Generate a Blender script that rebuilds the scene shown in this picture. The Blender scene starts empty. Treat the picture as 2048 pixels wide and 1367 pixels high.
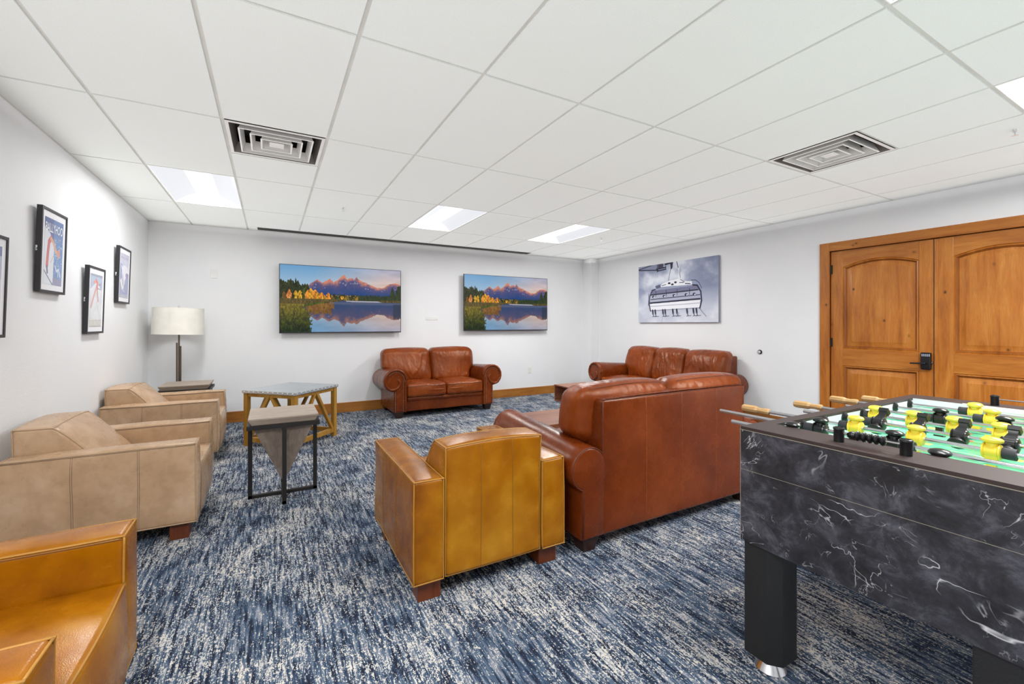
import bpy, bmesh, math, random
import numpy as np
from mathutils import Vector, Matrix, noise, Euler
R = math.radians
random.seed(7)
np.random.seed(7)
SC = bpy.context.scene
COL = SC.collection

# ------------------------------------------------------------------ camera
cam = bpy.data.objects.new('camera', bpy.data.cameras.new('camera'))
COL.objects.link(cam)
CAMH = 1.305
cam.location = (0, 0, CAMH)
cam.rotation_euler = (R(90), 0, -0.5066)
cam.data.sensor_width = 36.0
cam.data.lens = 870.146 / 2048 * 36.0
cam.data.shift_y = -(683.5 - 648.18) / 2048
cam.data.clip_start = 0.02
SC.camera = cam

# ------------------------------------------------------------------ view, world
SC.view_settings.view_transform = 'Standard'
SC.view_settings.look = 'None'
SC.view_settings.exposure = 0.0
SC.view_settings.gamma = 1.0
SC.view_settings.use_curve_mapping = False
wd = bpy.data.worlds.new('world'); SC.world = wd; wd.use_nodes = True
wd.node_tree.nodes['Background'].inputs[0].default_value = (0.9, 0.95, 1.0, 1)
wd.node_tree.nodes['Background'].inputs[1].default_value = 1.0

# room measures (metres)
XL, XR, YB, YF, ZC = -1.32, 5.61, 6.87, -2.9, 2.581
GX, GY, CW, CD = -0.876, 3.234, 0.6096, 1.2192

# ------------------------------------------------------------------ lights of the ceiling troffers, plus an added fill
LIGHT_CELLS = [(0, 1), (4, 1), (7, 1), (0, -3), (4, -3), (7, -3)]
LAMP_W = 30.0
FILL_W = 93.0
LAMP_K = [.80, .60, 1.6, 2.3, 1.3, 3.1]   # strengths set per lamp to balance the brightness of the walls
for (ci, rj), lk_ in zip(LIGHT_CELLS, LAMP_K):
    ld = bpy.data.lights.new('troffer_light', 'AREA')
    ld.shape = 'RECTANGLE'; ld.size = 0.19; ld.size_y = 1.12
    ld.energy = LAMP_W * lk_; ld.color = (1.0, 0.998, 0.99)
    lo = bpy.data.objects.new('troffer_light', ld); COL.objects.link(lo)
    lo.location = (GX + CW * (ci + .5), GY + CD * (rj + .5), ZC + 0.030)

# added fill with no fixture: soft upward light that washes the whole ceiling
wl_ = bpy.data.lights.new('ceiling_fill', 'AREA'); wl_.shape = 'RECTANGLE'; wl_.size = 6.8; wl_.size_y = 9.6
wl_.energy = FILL_W; wl_.color = (1.0, 0.995, 0.98)
wo = bpy.data.objects.new('ceiling_fill', wl_); COL.objects.link(wo)
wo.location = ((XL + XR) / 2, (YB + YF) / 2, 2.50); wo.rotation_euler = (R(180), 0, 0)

# ------------------------------------------------------------------ materials
def s2l(c):
    c = c / 255.0
    return c / 12.92 if c <= 0.04045 else ((c + 0.055) / 1.055) ** 2.4
def rgb(r, g, b): return (s2l(r), s2l(g), s2l(b), 1.0)

class NT:
    def __init__(s, name):
        s.m = bpy.data.materials.new(name); s.m.use_nodes = True
        s.t = s.m.node_tree; s.n = s.t.nodes; s.p = s.n['Principled BSDF']
    def add(s, typ, **kw):
        n = s.n.new(typ)
        for k, v in kw.items():
            if hasattr(n, k) and k not in ('inputs',): setattr(n, k, v)
        return n
    def link(s, a, b): s.t.links.new(a, b)
    def coords(s, scale=(1, 1, 1), kind='Object', rot=(0, 0, 0)):
        tc = s.n.new('ShaderNodeTexCoord'); mp = s.n.new('ShaderNodeMapping')
        mp.inputs['Scale'].default_value = scale; mp.inputs['Rotation'].default_value = rot
        s.link(tc.outputs[kind], mp.inputs['Vector']); return mp.outputs['Vector']
    def noise(s, vec, scale, detail=3, rough=.5, dist=0.0):
        n = s.n.new('ShaderNodeTexNoise'); s.link(vec, n.inputs['Vector'])
        n.inputs['Scale'].default_value = scale; n.inputs['Detail'].default_value = detail
        n.inputs['Roughness'].default_value = rough; n.inputs['Distortion'].default_value = dist
        return n.outputs['Fac']
    def ramp(s, fac, stops, interp='LINEAR'):
        n = s.n.new('ShaderNodeValToRGB'); s.link(fac, n.inputs['Fac'])
        cr = n.color_ramp; cr.interpolation = interp
        while len(cr.elements) > 1: cr.elements.remove(cr.elements[-1])
        cr.elements[0].position = stops[0][0]; cr.elements[0].color = stops[0][1]
        for p, c in stops[1:]:
            e = cr.elements.new(p); e.color = c
        return n.outputs['Color']
    def mix(s, fac, a, b, mode='MIX'):
        n = s.n.new('ShaderNodeMix'); n.data_type = 'RGBA'; n.blend_type = mode
        if isinstance(fac, (int, float)): n.inputs[0].default_value = fac
        else: s.link(fac, n.inputs[0])
        for v, i in ((a, 6), (b, 7)):
            if isinstance(v, tuple): n.inputs[i].default_value = v
            else: s.link(v, n.inputs[i])
        return n.outputs[2]
    def math(s, op, a, b=0.0):
        n = s.n.new('ShaderNodeMath'); n.operation = op
        for v, i in ((a, 0), (b, 1)):
            if isinstance(v, (int, float)): n.inputs[i].default_value = v
            else: s.link(v, n.inputs[i])
        return n.outputs[0]
    def bump(s, h, strength=.3, dist=.01):
        n = s.n.new('ShaderNodeBump'); n.inputs['Strength'].default_value = strength
        n.inputs['Distance'].default_value = dist
        s.link(h, n.inputs['Height']); s.link(n.outputs['Normal'], s.p.inputs['Normal'])
        return n
    def set(s, **kw):
        for k, v in kw.items():
            i = s.p.inputs[k]
            if hasattr(v, 'links') or hasattr(v, 'is_linked'): s.link(v, i)
            else: i.default_value = v
        return s.m

G0 = (0, 0, 0, 1); G1 = (1, 1, 1, 1)

def mat_plain(name, c, rough=.5, metal=0.0, grain=0.0, gscale=300, spec=.5):
    m = NT(name)
    v = m.coords()
    n = m.noise(v, 6, 3)
    c2 = tuple(min(1, x * 1.06) for x in c[:3]) + (1,); c1 = tuple(x * .94 for x in c[:3]) + (1,)
    m.set(**{'Base Color': m.ramp(n, [(.3, c1), (.7, c2)]), 'Roughness': rough, 'Metallic': metal, 'Specular IOR Level': spec})
    if grain: m.bump(m.noise(v, gscale, 2), grain, .002)
    return m.m

def mat_leather(name, base, dark, light, rough=.36, crease=.35, crease_scale=7.0, mott=2.2, scratch=0.0):
    m = NT(name); v = m.coords()
    n1 = m.noise(v, mott, 4, .55, 0); n2 = m.noise(v, 13, 4, .6)
    col = m.ramp(n1, [(.28, dark), (.5, base), (.74, light)])
    f = m.ramp(n2, [(.15, (.90, .90, .90, 1)), (.85, (1.10, 1.10, 1.10, 1))])
    col = m.mix(1.0, col, f, 'MULTIPLY')
    if scratch:
        vs = m.coords((9, 2.5, 1.6), rot=(.4, .3, .5))
        sc = m.noise(vs, 5, 2, .5, 1.2)
        k = m.ramp(sc, [(.492, G0), (.5, (scratch,) * 3 + (1,)), (.508, G0)])
        col = m.mix(k, col, light)
    m.set(**{'Base Color': col})
    rr = m.ramp(n2, [(.2, (rough - .07,) * 3 + (1,)), (.8, (rough + .10,) * 3 + (1,))])
    m.set(Roughness=rr)
    m.p.inputs['Specular IOR Level'].default_value = .36
    m.p.inputs['Specular Tint'].default_value = (1, .86, .68, 1)
    vo = m.n.new('ShaderNodeTexVoronoi'); vo.inputs['Scale'].default_value = 330
    m.link(v, vo.inputs['Vector'])
    fold = m.noise(m.coords((1.5, 1.5, .46)), crease_scale * 1.3, 1, .4, 0)
    soft = m.noise(v, 4.0, 1, .5)
    h = m.math('ADD', m.math('MULTIPLY', vo.outputs['Distance'], .12), m.math('ADD', m.math('MULTIPLY', fold, crease * 9), m.math('MULTIPLY', soft, 1.6)))
    m.bump(h, .42 if crease < .3 else .6, .0035 if crease < .3 else .0075)
    return m.m

def mat_wood(name, base, dark, light, axis=2, rough=.35, scale=1.0, knots=True, stretch=9.0, ring=1.0):
    m = NT(name)
    sc = [stretch, stretch, stretch]; sc[axis] = 1.0
    v = m.coords(tuple(q * scale for q in sc))
    n1 = m.noise(v, 1.6, 5, .65, .6 * ring); n2 = m.noise(v, 14, 3, .6)
    vb = m.coords(); big = m.noise(vb, 2.3, 3)
    col = m.ramp(n1, [(.25, dark), (.47, base), (.75, light)])
    col = m.mix(m.ramp(big, [(.35, (.35,) * 3 + (1,)), (.65, G0)]), col, dark)
    f = m.ramp(n2, [(.3, (.88, .88, .88, 1)), (.7, (1.07, 1.07, 1.07, 1))])
    col = m.mix(1.0, col, f, 'MULTIPLY')
    if knots:
        ks = [3.4, 3.4, 3.4]; ks[axis] = 2.4
        vk = m.coords(tuple(ks))
        vo = m.n.new('ShaderNodeTexVoronoi'); vo.inputs['Scale'].default_value = 2.0
        m.link(vk, vo.inputs['Vector'])
        d = m.math('ADD', vo.outputs['Distance'], m.math('MULTIPLY', m.noise(vb, 40, 2), .03))
        k = m.ramp(d, [(.055, G1), (.075, (.45,) * 3 + (1,)), (.14, G0)])
        col = m.mix(k, col, tuple(x * .22 for x in dark[:3]) + (1,))
    m.set(**{'Base Color': col, 'Roughness': rough})
    m.bump(n2, .12, .002)
    return m.m

def mat_emit(name, c, strength):
    m = NT(name)
    m.set(**{'Base Color': (.02, .02, .02, 1), 'Emission Color': c, 'Emission Strength': strength})
    return m.m

def mat_vcol(name, rough=.5, emit=0.0, coat=0.0):
    m = NT(name)
    a = m.n.new('ShaderNodeVertexColor'); a.layer_name = 'paint'
    if emit:
        m.set(**{'Base Color': (.004, .004, .004, 1), 'Specular IOR Level': .2, 'Emission Strength': emit, 'Roughness': rough})
        m.link(a.outputs['Color'], m.p.inputs['Emission Color'])
    else:
        m.link(a.outputs['Color'], m.p.inputs['Base Color']); m.set(Roughness=rough)
    m.p.inputs['Coat Weight'].default_value = coat
    m.p.inputs['Coat Roughness'].default_value = .08
    return m.m

def mat_wall():
    m = NT('wall_paint'); v = m.coords()
    n = m.noise(v, 1.3, 3)
    m.set(**{'Base Color': m.ramp(n, [(.3, rgb(236, 237, 239)), (.7, rgb(241, 242, 243))]), 'Roughness': .62})
    h = m.math('ADD', m.noise(v, 90, 4), m.math('MULTIPLY', m.noise(v, 25, 2), .6))
    m.bump(h, .16, .004)
    return m.m

def mat_tile():
    m = NT('ceiling_tile'); v = m.coords()
    n = m.noise(v, 160, 3, .7); b = m.noise(v, .9, 2)
    m.set(**{'Base Color': m.mix(.5, m.ramp(n, [(.35, rgb(227, 230, 227)), (.6, rgb(236, 239, 236))]), m.ramp(b, [(.3, rgb(232, 235, 232)), (.7, rgb(236, 239, 237))])), 'Roughness': .9})
    m.bump(n, .12, .002)
    return m.m

def mat_carpet():
    m = NT('carpet')
    vy = m.coords((62, 5.0, 1)); vy2 = m.coords((130, 22, 1)); v = m.coords()
    streak = m.noise(vy, 1.0, 4, .62, .15)
    fine = m.noise(vy2, 1.0, 3, .6, .3)
    sp = m.noise(m.coords((1, .6, 1)), 210, 2, .5)
    sp2 = m.noise(m.coords((1, .6, 1)), 100, 3, .65)
    patch = m.noise(m.coords((1.0, .8, 1)), 3.1, 3, .6, .2)
    patch2 = m.noise(m.coords((1.5, 1.0, 1)), 7.0, 3, .6, .3)
    base = m.ramp(m.math('ADD', m.math('MULTIPLY', streak, .72), m.math('MULTIPLY', patch2, .28)),
                  [(.40, rgb(32, 38, 54)), (.445, rgb(42, 54, 74)), (.48, rgb(58, 75, 98)), (.51, rgb(74, 92, 114)), (.55, rgb(92, 107, 127)), (.60, rgb(138, 143, 155))])
    # light speckle: fine yarn dots thresholded by streaks and patches
    a = m.math('ADD', m.math('MULTIPLY', fine, .75), m.math('MULTIPLY', patch, .50))
    a = m.math('ADD', a, m.math('MULTIPLY', streak, .45))
    a = m.math('ADD', a, m.math('MULTIPLY', sp, .80))
    a = m.math('ADD', a, m.math('MULTIPLY', sp2, .80))
    lm = m.ramp(m.math('MULTIPLY', a, .30), [(.512, G0), (.526, G1)])
    lc = m.ramp(patch2, [(.35, rgb(186, 188, 190)), (.6, rgb(214, 209, 200))])
    col = m.mix(lm, base, lc)
    dk = m.ramp(m.noise(m.coords((60, 7, 1)), 1.0, 2, .5), [(.62, G0), (.68, (.75,) * 3 + (1,))])
    col = m.mix(m.math('MULTIPLY', dk, .8), col, rgb(34, 44, 70))
    m.set(**{'Base Color': col, 'Roughness': .95})
    m.p.inputs['Specular IOR Level'].default_value = .15
    m.bump(m.math('ADD', m.noise(v, 260, 2), lm), .55, .004)
    return m.m

def mat_marble():
    m = NT('black_marble_laminate'); v = m.coords((1, 1, 1.25), rot=(.35, 0, 0))
    b = m.noise(v, 9, 10, .74, .35)
    col = m.ramp(b, [(.36, rgb(20, 20, 23)), (.5, rgb(44, 44, 50)), (.62, rgb(78, 78, 86)), (.76, rgb(112, 112, 120))])
    for (scl, thr, amp, ds) in ((2.0, .0032, .95, 1.5), (3.4, .0022, .75, 1.9), (6.5, .003, .4, 1.2)):
        w = m.noise(v, scl, 4, .55, ds)
        d = m.math('ABSOLUTE', m.math('SUBTRACT', w, .5))
        vein = m.ramp(d, [(0.0, (amp,) * 3 + (1,)), (thr, (amp * .5,) * 3 + (1,)), (thr * 2.4, G0)])
        gate = m.ramp(m.noise(v, scl * 1.7 + 1, 2), [(.54, G0), (.62, G1)])
        col = m.mix(m.math('MULTIPLY', vein, gate), col, rgb(205, 205, 208))
    m.set(**{'Base Color': col, 'Roughness': .42})
    return m.m

M = {}
M['wall'] = mat_wall(); M['tile'] = mat_tile(); M['carpet'] = mat_carpet(); M['marble'] = mat_marble()
M['tee'] = mat_plain('ceiling_tee_paint', rgb(216, 215, 210), .6)
M['white'] = mat_plain('white_paint', rgb(236, 236, 234), .45)
M['vent'] = mat_plain('vent_enamel', rgb(226, 224, 221), .4)
M['neck'] = mat_plain('shaded_neck', rgb(112, 106, 102), .4, .3)  # darkened so the colour carries the shade of the vent throat
M['duct'] = mat_plain('dark_duct', rgb(34, 30, 28), .7)  # shade inside the vents is put into this dark colour
M['slot'] = mat_plain('black_slot', rgb(34, 32, 31), .7)
M['cognac'] = mat_leather('chestnut_leather', rgb(108, 45, 12), rgb(86, 32, 8), rgb(130, 60, 22), .25, .05, 4.0)
M['cognac_wrinkled'] = mat_leather('chestnut_leather_wrinkled', rgb(128, 57, 18), rgb(104, 42, 12), rgb(150, 76, 30), .22, .30, 9.0)
M['cognac_thread'] = mat_plain('chestnut_thread', rgb(158, 88, 50), .6)
M['cognac_seam'] = mat_plain('chestnut_seam', rgb(92, 38, 16), .5)
M['gold'] = mat_leather('golden_leather', rgb(150, 91, 3), rgb(118, 62, 2), rgb(174, 120, 26), .24, .05, 5.0, 3.4, .14)
M['gold_seam'] = mat_plain('golden_seam', rgb(166, 116, 40), .5)
M['gold_seam_dark'] = mat_plain('golden_stitch', rgb(124, 82, 22), .5)
M['taupe'] = mat_leather('taupe_leather', rgb(184, 152, 121), rgb(166, 134, 104), rgb(202, 175, 148), .27, .05, 5.0, 3.2, .12)
M['taupe_seam'] = mat_plain('taupe_seam', rgb(176, 148, 118), .5)
M['taupe_seam_dark'] = mat_plain('taupe_stitch', rgb(122, 98, 78), .5)
M['foot'] = mat_wood('reddish_wood_foot', rgb(96, 44, 16), rgb(70, 28, 10), rgb(116, 58, 26), 2, .35, 1, False)
M['darkfoot'] = mat_wood('dark_wood_foot', rgb(50, 24, 16), rgb(34, 16, 12), rgb(62, 32, 22), 2, .35, 1, False)
M['nail'] = mat_plain('antique_nail', rgb(158, 128, 104), .35, .7)
M['alder'] = mat_wood('knotty_alder', rgb(186, 112, 36), rgb(148, 80, 20), rgb(208, 140, 62), 2, .34, 1.0, True)
M['alder_h'] = mat_wood('knotty_alder_rail', rgb(182, 110, 36), rgb(146, 78, 20), rgb(204, 136, 60), 1, .34, 1.0, True)
M['alder_bx'] = mat_wood('alder_baseboard', rgb(172, 110, 42), rgb(132, 78, 24), rgb(194, 134, 62), 0, .38, 1.0, True)
M['alder_by'] = mat_wood('alder_baseboard_side', rgb(160, 102, 44), rgb(120, 70, 26), rgb(184, 126, 62), 1, .38, 1.0, True)
M['alder_glaze'] = mat_wood('alder_dark_glaze', rgb(150, 84, 24), rgb(110, 56, 14), rgb(176, 106, 40), 2, .3, 1.0, False)
M['door_gap'] = mat_plain('dark_door_strip', rgb(74, 34, 14), .5)
M['graywood'] = mat_wood('weathered_oak', rgb(174, 159, 145), rgb(146, 131, 117), rgb(198, 185, 172), 0, .6, 1.4, False, 12)
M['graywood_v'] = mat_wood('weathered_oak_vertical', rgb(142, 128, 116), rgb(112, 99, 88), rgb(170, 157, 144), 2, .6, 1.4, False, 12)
M['iron'] = mat_plain('black_iron', rgb(40, 38, 37), .5, .4)
M['goldwood'] = mat_wood('honey_pine', rgb(176, 128, 44), rgb(140, 94, 24), rgb(196, 154, 74), 2, .45, 1, False)
M['zinc'] = mat_plain('zinc_sheet', rgb(188, 194, 198), .36, .6)
M['rivet'] = mat_plain('zinc_rivet', rgb(232, 234, 236), .25, .6)
M['walnut'] = mat_wood('walnut', rgb(142, 90, 64), rgb(108, 62, 42), rgb(168, 116, 86), 0, .35, 1, False)
M['walnut_dark'] = mat_wood('walnut_inside', rgb(82, 48, 36), rgb(62, 34, 26), rgb(96, 60, 46), 0, .5, 1, False)
M['bronze'] = mat_plain('bronze_metal', rgb(104, 92, 82), .35, .8)
M['linen'] = mat_plain('cream_linen', rgb(240, 238, 228), .85, 0, .3, 500)
M['black'] = mat_plain('black_plastic', rgb(22, 22, 24), .28)
M['blackframe'] = mat_plain('black_frame', rgb(40, 38, 42), .45)
M['tvbezel'] = mat_plain('tv_bezel', rgb(52, 52, 56), .3, .4)
M['matboard'] = mat_plain('white_matboard', rgb(240, 240, 244), .7)
M['steel'] = mat_plain('bright_steel', rgb(205, 206, 210), .16, 1.0)
M['chrome'] = mat_plain('chrome', rgb(215, 215, 218), .22, 1.0)
M['rim'] = mat_plain('dark_brown_rim', rgb(50, 37, 34), .5)
M['rimedge'] = mat_plain('rim_edge_band', rgb(150, 142, 128), .5)
M['leg'] = mat_plain('textured_black_leg', rgb(26, 26, 27), .5, 0, .5, 220)
M['yellow'] = mat_plain('yellow_plastic', rgb(236, 205, 66), .3)
M['rubber'] = mat_plain('black_rubber', rgb(38, 38, 44), .6)
M['handlewood'] = mat_wood('pale_handle_wood', rgb(196, 158, 104), rgb(150, 108, 62), rgb(220, 190, 142), 1, .35, 2, False)
M['fieldwall'] = mat_plain('white_laminate', rgb(226, 230, 236), .3)
M['diffuser'] = mat_emit('troffer_diffuser', (1, 1, 1, 1), 1.6)
M['reflector'] = mat_emit('troffer_reflector', (.93, .95, 1, 1), .80)
M['screen'] = mat_vcol('tv_screen', .35, .82, 0.0)
M['print'] = mat_vcol('poster_print', .25, 0, .6)
M['canvas'] = mat_vcol('canvas_print', .75)
M['field'] = mat_vcol('playfield', .22)
M['socketwhite'] = mat_plain('ivory_plate', rgb(232, 230, 220), .4)
M['keywhite'] = mat_plain('keypad_print', rgb(190, 198, 215), .4)

# ------------------------------------------------------------------ mesh helpers
class MB:
    """collects shapes; build() links them as one mesh object"""
    def __init__(s): s.v = []; s.f = []
    def add(s, vs, fs, mat=None):
        o = len(s.v)
        s.v.extend([tuple(mat @ Vector(p)) if mat else tuple(p) for p in vs])
        s.f.extend([tuple(i + o for i in f) for f in fs]); return s
    def box(s, x0, x1, y0, y1, z0, z1, mat=None):
        vs = [(x, y, z) for z in (z0, z1) for y in (y0, y1) for x in (x0, x1)]
        return s.add(vs, [(0, 2, 3, 1), (4, 5, 7, 6), (0, 1, 5, 4), (2, 6, 7, 3), (0, 4, 6, 2), (1, 3, 7, 5)], mat)
    def beam(s, p, q, w, h, up=(0, 0, 1)):
        p = Vector(p); q = Vector(q); d = (q - p).normalized(); u = Vector(up)
        a = d.cross(u)
        if a.length < 1e-4: a = d.cross(Vector((1, 0, 0)))
        a.normalize(); b = a.cross(d).normalized()
        vs = []
        for c in (p, q):
            for (i, j) in ((-1, -1), (1, -1), (1, 1), (-1, 1)): vs.append(c + a * (w / 2 * i) + b * (h / 2 * j))
        return s.add(vs, [(3, 2, 1, 0), (4, 5, 6, 7), (0, 1, 5, 4), (1, 2, 6, 5), (2, 3, 7, 6), (3, 0, 4, 7)])
    def tube(s, pts, r, seg=8, closed=False, caps=True, rfn=None):
        pts = [Vector(p) for p in pts]; n = len(pts); rings = []
        prev = None
        for i, p in enumerate(pts):
            if closed: t = pts[(i + 1) % n] - pts[i - 1]
            else: t = pts[min(i + 1, n - 1)] - pts[max(i - 1, 0)]
            t.normalize()
            if prev is None:
                a = t.cross(Vector((0, 0, 1)))
                if a.length < .05: a = t.cross(Vector((1, 0, 0)))
            else: a = prev - t * prev.dot(t)
            a.normalize(); prev = a; b = t.cross(a)
            rr = rfn(i) if rfn else r
            rings.append([p + (a * math.cos(2 * math.pi * k / seg) + b * math.sin(2 * math.pi * k / seg)) * rr for k in range(seg)])
        vs = [q for rg in rings for q in rg]; fs = []
        m = n if closed else n - 1
        for i in range(m):
            j = (i + 1) % n
            for k in range(seg):
                l = (k + 1) % seg
                fs.append((i * seg + k, i * seg + l, j * seg + l, j * seg + k))
        if caps and not closed:
            fs.append(tuple(reversed(range(seg)))); fs.append(tuple((n - 1) * seg + k for k in range(seg)))
        return s.add(vs, fs)
    def lathe(s, prof, seg=24, mat=None, cap=True):
        """prof: list of (r, z); axis z"""
        vs = []; fs = []; n = len(prof)
        for r, z in prof:
            for k in range(seg):
                a = 2 * math.pi * k / seg; vs.append((r * math.cos(a), r * math.sin(a), z))
        for i in range(n - 1):
            for k in range(seg):
                l = (k + 1) % seg
                fs.append((i * seg + k, i * seg + l, (i + 1) * seg + l, (i + 1) * seg + k))
        if cap:
            fs.append(tuple(reversed(range(seg)))); fs.append(tuple((n - 1) * seg + k for k in range(seg)))
        return s.add(vs, fs, mat)
    def loft(s, rings, cap=True):
        n = len(rings[0]); vs = [p for r in rings for p in r]; fs = []
        for i in range(len(rings) - 1):
            for k in range(n):
                l = (k + 1) % n
                fs.append((i * n + k, i * n + l, (i + 1) * n + l, (i + 1) * n + k))
        if cap:
            fs.append(tuple(reversed(range(n)))); fs.append(tuple((len(rings) - 1) * n + k for k in range(n)))
        return s.add(vs, fs)
    def puff(s, x0, x1, y0, y1, z0, z1, r=.03, p=(0, 0, 0), n=10, fn=None):
        c = Vector(((x0 + x1) / 2, (y0 + y1) / 2, (z0 + z1) / 2)); h = Vector(((x1 - x0) / 2, (y1 - y0) / 2, (z1 - z0) / 2))
        r = min(r, min(h) * .98)
        def cs(H):
            k = 4; edge = [H - r + r * math.tan(math.pi / 4 * i / k) for i in range(k + 1)]
            inner = H - r
            mid = [-inner + 2 * inner * i / n for i in range(1, n)]
            return [-e for e in reversed(edge)] + mid + edge
        C = [cs(h[i]) for i in range(3)]; key = {}; vs = []; fs = []
        def vert(q):
            kk = (round(q[0], 5), round(q[1], 5), round(q[2], 5))
            if kk in key: return key[kk]
            inn = Vector([max(-(h[i] - r), min(h[i] - r, q[i])) for i in range(3)])
            d = Vector(q) - inn
            if d.length > 1e-9: d.normalize()
            w = inn + d * r
            u = [w[i] / h[i] for i in range(3)]
            g = [max(0.0, 1 - u[i] ** 2) for i in range(3)]
            w = Vector((w[0] + p[0] * u[0] * g[1] * g[2], w[1] + p[1] * u[1] * g[0] * g[2], w[2] + p[2] * u[2] * g[0] * g[1]))
            w = w + c
            if fn: w = Vector(fn(w))
            key[kk] = len(vs); vs.append(w); return key[kk]
        for ax in range(3):
            a, b = [(1, 2), (2, 0), (0, 1)][ax]
            for sg in (-1, 1):
                for i in range(len(C[a]) - 1):
                    for j in range(len(C[b]) - 1):
                        q = []
                        for (ii, jj) in ((i, j), (i + 1, j), (i + 1, j + 1), (i, j + 1)):
                            P = [0, 0, 0]; P[ax] = sg * h[ax]; P[a] = C[a][ii]; P[b] = C[b][jj]
                            q.append(vert(P))
                        if sg < 0: q.reverse()
                        if len(set(q)) >= 3: fs.append(tuple(dict.fromkeys(q)))
        return s.add(vs, fs)
    def build(s, name, mat, parent=None, bevel=0.0, smooth=False, angle=35, seg=2, label=None):
        me = bpy.data.meshes.new(name); me.from_pydata([tuple(v) for v in s.v], [], s.f); me.update()
        o = bpy.data.objects.new(name, me); COL.objects.link(o)
        me.materials.append(mat)
        if parent: o.parent = parent
        if smooth:
            me.polygons.foreach_set('use_smooth', [True] * len(me.polygons))
            if angle < 179: me.set_sharp_from_angle(angle=R(angle))
        if bevel:
            b = o.modifiers.new('bevel', 'BEVEL'); b.width = bevel; b.segments = seg; b.limit_method = 'ANGLE'; b.angle_limit = R(40)
        if label: o['label'] = label
        return o

def tag(o, label, cat, group=None):
    o['label'] = label; o['category'] = cat
    if group: o['group'] = group
    return o
def thing(name, label, cat, loc=(0, 0, 0), rz=0.0, group=None):
    o = bpy.data.objects.new(name, None); COL.objects.link(o); o.empty_display_size = .1
    o.location = loc; o.rotation_euler = (0, 0, rz)
    return tag(o, label, cat, group)
def structure(o): o['kind'] = 'structure'; return o
def copy_tree(o, parent=None):
    c = o.copy(); COL.objects.link(c)
    if parent is not None: c.parent = parent
    for ch in list(o.children): copy_tree(ch, c)
    return c

def wob(p, amp=.0035, sc=2.6, seed=0.0):
    q = Vector((p[0] * sc + seed, p[1] * sc, p[2] * sc))
    n = noise.noise_vector(q)
    return Vector(p) + Vector(n) * amp * 2

# ------------------------------------------------------------------ numpy painting (surface pictures)
def fbm(h, w, cx, cy, oct=4, seed=0):
    rs = np.random.RandomState(seed); out = np.zeros((h, w)); amp = 1; tot = 0
    for o in range(oct):
        gx, gy = int(cx * 2 ** o) + 2, int(cy * 2 ** o) + 2
        g = rs.rand(gy + 1, gx + 1)
        y = np.linspace(0, gy - 1.001, h)[:, None]; x = np.linspace(0, gx - 1.001, w)[None, :]
        yi = y.astype(int); xi = x.astype(int); fy = y - yi; fx = x - xi
        fy = fy * fy * (3 - 2 * fy); fx = fx * fx * (3 - 2 * fx)
        out += amp * (g[yi, xi] * (1 - fy) * (1 - fx) + g[yi + 1, xi] * fy * (1 - fx) + g[yi, xi + 1] * (1 - fy) * fx + g[yi + 1, xi + 1] * fy * fx)
        tot += amp; amp *= .55
    return out / tot
class Paint:
    def __init__(s, w, h, c=(255, 255, 255)):
        s.w, s.h = w, h; s.a = np.zeros((h, w, 3)) + np.array(c, float)
        s.V, s.U = np.meshgrid((np.arange(h) + .5) / h, (np.arange(w) + .5) / w, indexing='ij')
    def put(s, mask, c, alpha=1.0):
        m = (mask.astype(float) * alpha)[..., None]; c = np.array(c, float)
        s.a = s.a * (1 - m) + c * m
    def poly(s, pts, c, alpha=1.0):
        ins = np.zeros((s.h, s.w), bool); n = len(pts)
        for i in range(n):
            x0, y0 = pts[i]; x1, y1 = pts[(i + 1) % n]
            if y0 == y1: continue
            cr = ((s.V >= min(y0, y1)) & (s.V < max(y0, y1)))
            xi = x0 + (s.V - y0) * (x1 - x0) / (y1 - y0)
            ins ^= cr & (s.U < xi)
        s.put(ins, c, alpha)
    def line(s, pts, wd, c, alpha=1.0, asp=None):
        asp = asp or s.w / s.h
        for (x0, y0), (x1, y1) in zip(pts[:-1], pts[1:]):
            X = (s.U - x0) * asp; Y = s.V - y0; dx = (x1 - x0) * asp; dy = y1 - y0
            L = dx * dx + dy * dy + 1e-12; t = np.clip((X * dx + Y * dy) / L, 0, 1)
            d = np.hypot(X - t * dx, Y - t * dy)
            s.put(np.clip((wd / 2 - d) * s.h + .5, 0, 1), c, alpha)
    def ell(s, cx, cy, rx, ry, c, alpha=1.0):
        s.put(((s.U - cx) / rx) ** 2 + ((s.V - cy) / ry) ** 2 < 1, c, alpha)
    def mesh(s, name, width, height, mat, parent=None, up='z'):
        """grid facing local -Y (up='z') or +Z (up='y'), origin at the centre"""
        h, w = s.h, s.w
        x = np.linspace(-width / 2, width / 2, w + 1); z = np.linspace(height / 2, -height / 2, h + 1)
        X, Z = np.meshgrid(x, z); n = (h + 1) * (w + 1)
        co = np.zeros((n, 3)); co[:, 0] = X.ravel()
        if up == 'z': co[:, 2] = Z.ravel()
        else: co[:, 1] = Z.ravel()
        idx = np.arange(n).reshape(h + 1, w + 1)
        f = np.stack([idx[:-1, :-1], idx[1:, :-1], idx[1:, 1:], idx[:-1, 1:]], -1).reshape(-1, 4)
        me = bpy.data.meshes.new(name)
        me.from_pydata(co.tolist(), [], f.tolist())
        c = np.clip(s.a / 255.0, 0, 1); c = np.where(c <= .04045, c / 12.92, ((c + .055) / 1.055) ** 2.4)
        col = np.ones((h * w, 4, 4)); col[:, :, :3] = c.reshape(-1, 1, 3)
        at = me.color_attributes.new('paint', 'FLOAT_COLOR', 'CORNER')
        at.data.foreach_set('color', col.ravel())
        me.materials.append(mat)
        o = bpy.data.objects.new(name, me); COL.objects.link(o)
        if parent: o.parent = parent
        return o

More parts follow.
